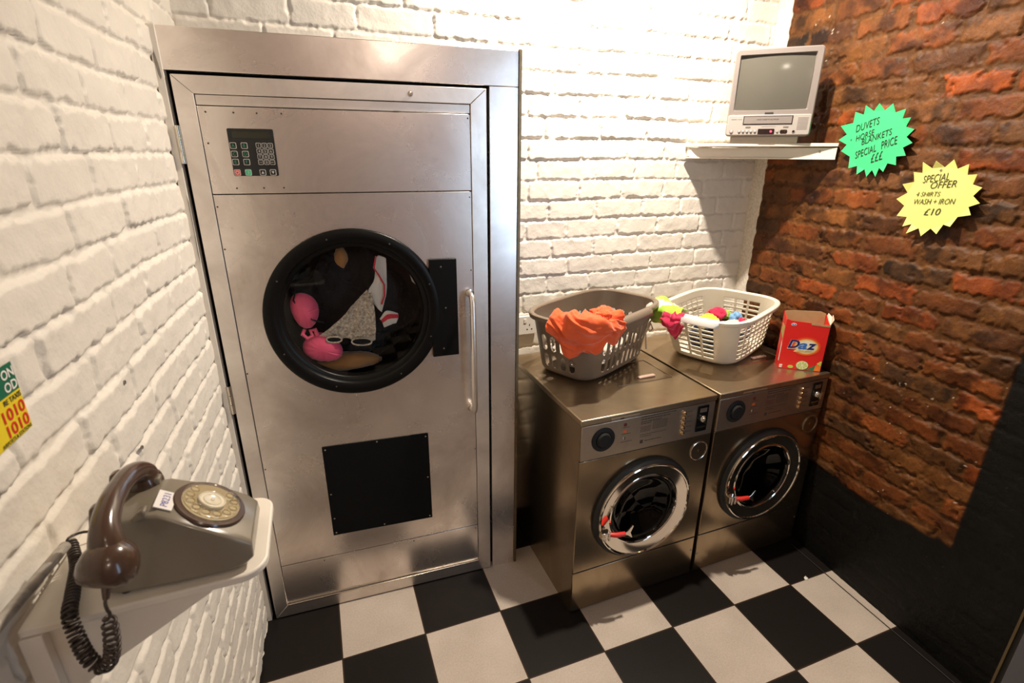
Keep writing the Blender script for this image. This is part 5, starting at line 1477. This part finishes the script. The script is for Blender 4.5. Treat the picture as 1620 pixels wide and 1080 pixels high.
# curly cord
cp = [(-0.262, -0.700, 1.208), (-0.294, -0.712, 1.216), (-0.286, -0.735, 1.213), (-0.268, -0.779, 1.2115), (-0.254, -0.835, 1.2115), (-0.2465, -0.868, 1.209), (-0.239, -0.884, 1.190), (-0.2345, -0.889, 1.165), (-0.228, -0.891, 1.147), (-0.217, -0.896, 1.145), (-0.206, -0.900, 1.160), (-0.198, -0.904, 1.190), (-0.1945, -0.905, 1.216), (-0.191, -0.909, 1.240), (-0.185, -0.917, 1.262)]
cs_ = smooth_path(cp, 60)
V = np.array(cs_); seg_ = np.linalg.norm(np.diff(V, axis=0), axis=1); S = np.concatenate([[0], np.cumsum(seg_)])
tot = S[-1]; Nn = 1500
s_ = np.linspace(0, tot, Nn); X_ = np.stack([np.interp(s_, S, V[:, i]) for i in range(3)], 1)
Tn = np.gradient(X_, axis=0); Tn /= np.linalg.norm(Tn, axis=1, keepdims=True)
fr_ = s_ / tot
pitch_ = np.interp(fr_, [0, .10, .13, .60, .72, .90, 0.93, 1], [0.03, 0.02, 0.0062, 0.0058, 0.0085, 0.0105, .04, .05])
rad_ = np.interp(fr_, [0, .09, .13, .55, .72, .88, .93, 1], [0.0005, 0.0006, 0.0058, 0.0072, 0.0075, 0.0068, 0.0008, 0.0003])
ph_ = np.cumsum(np.gradient(s_) / pitch_) * 2 * math.pi
up = np.array([0.3, 0.1, 0.95]); Xa = np.cross(Tn, up); 
ref = Xa[0] / np.linalg.norm(Xa[0]); AX = []
for i in range(Nn):
    ref = ref - Tn[i] * ref.dot(Tn[i]); ref = ref / np.linalg.norm(ref); AX.append(ref.copy())
AX = np.array(AX); AY = np.cross(Tn, AX)
H_ = X_ + (AX * np.cos(ph_)[:, None] + AY * np.sin(ph_)[:, None]) * rad_[:, None]
b = MB((-0.23, -0.85, 1.2)); b.tube([tuple(p) for p in H_], 0.0019, 6)
tag(b.build('curly_cord', M_['cord'], smooth=80), 'dark coiled telephone cord hanging over the near edge of the phone shelf', 'cord')

# ------------------------------------------------------------------ small things on the floor line
b = MB((1.923, -0.302, 0.0)); b.add([(1.913, -0.306, 0.001), (1.924, -0.312, 0.004), (1.934, -0.303, 0.001), (1.928, -0.294, 0.006), (1.918, -0.296, 0.002), (1.922, -0.302, 0.009)], [(0, 1, 5), (1, 2, 5), (2, 3, 5), (3, 4, 5), (4, 0, 5)])
tag(b.build('paper_scrap', M_['ink_white'], smooth=0, solid=0.0008), 'tiny crumpled white paper scrap on the floor tiles near the right wall', 'litter')
b = MB(); b.tube([(2.036, -0.12, 0.004), (2.027, -0.30, 0.004), (2.018, -0.50, 0.004), (2.008, -0.74, 0.004), (2.000, -0.925, 0.004)], 0.0014, 8)
tag(b.build('baseboard_right', mat('dark floor sealant', (0.018, 0.016, 0.014), 0.6)), 'thin dark sealant line at the foot of the right wall', kind='structure')
b = MB(); b.box(1.975, 2.02, -0.9355, -0.929, 0.0, 2.0); b.box(1.982, 2.02, -0.951, -0.9355, 0.0, 2.0, 1)
tag(b.build('trim_1', [mat('dull brass edge', (0.16, 0.12, 0.06), 0.4, 0.6), M_['black_wall']], smooth=0), 'thin metal edged black door jamb at the right', kind='structure')
b = MB(); b.box(1.970, 2.02, -1.80, -0.9515, 0.0, 2.0)
tag(b.build('door_1', mat('blue grey door paint', (0.10, 0.10, 0.115), 0.5), smooth=0, bevel=0.002), 'blue grey door at the far right edge', kind='structure')
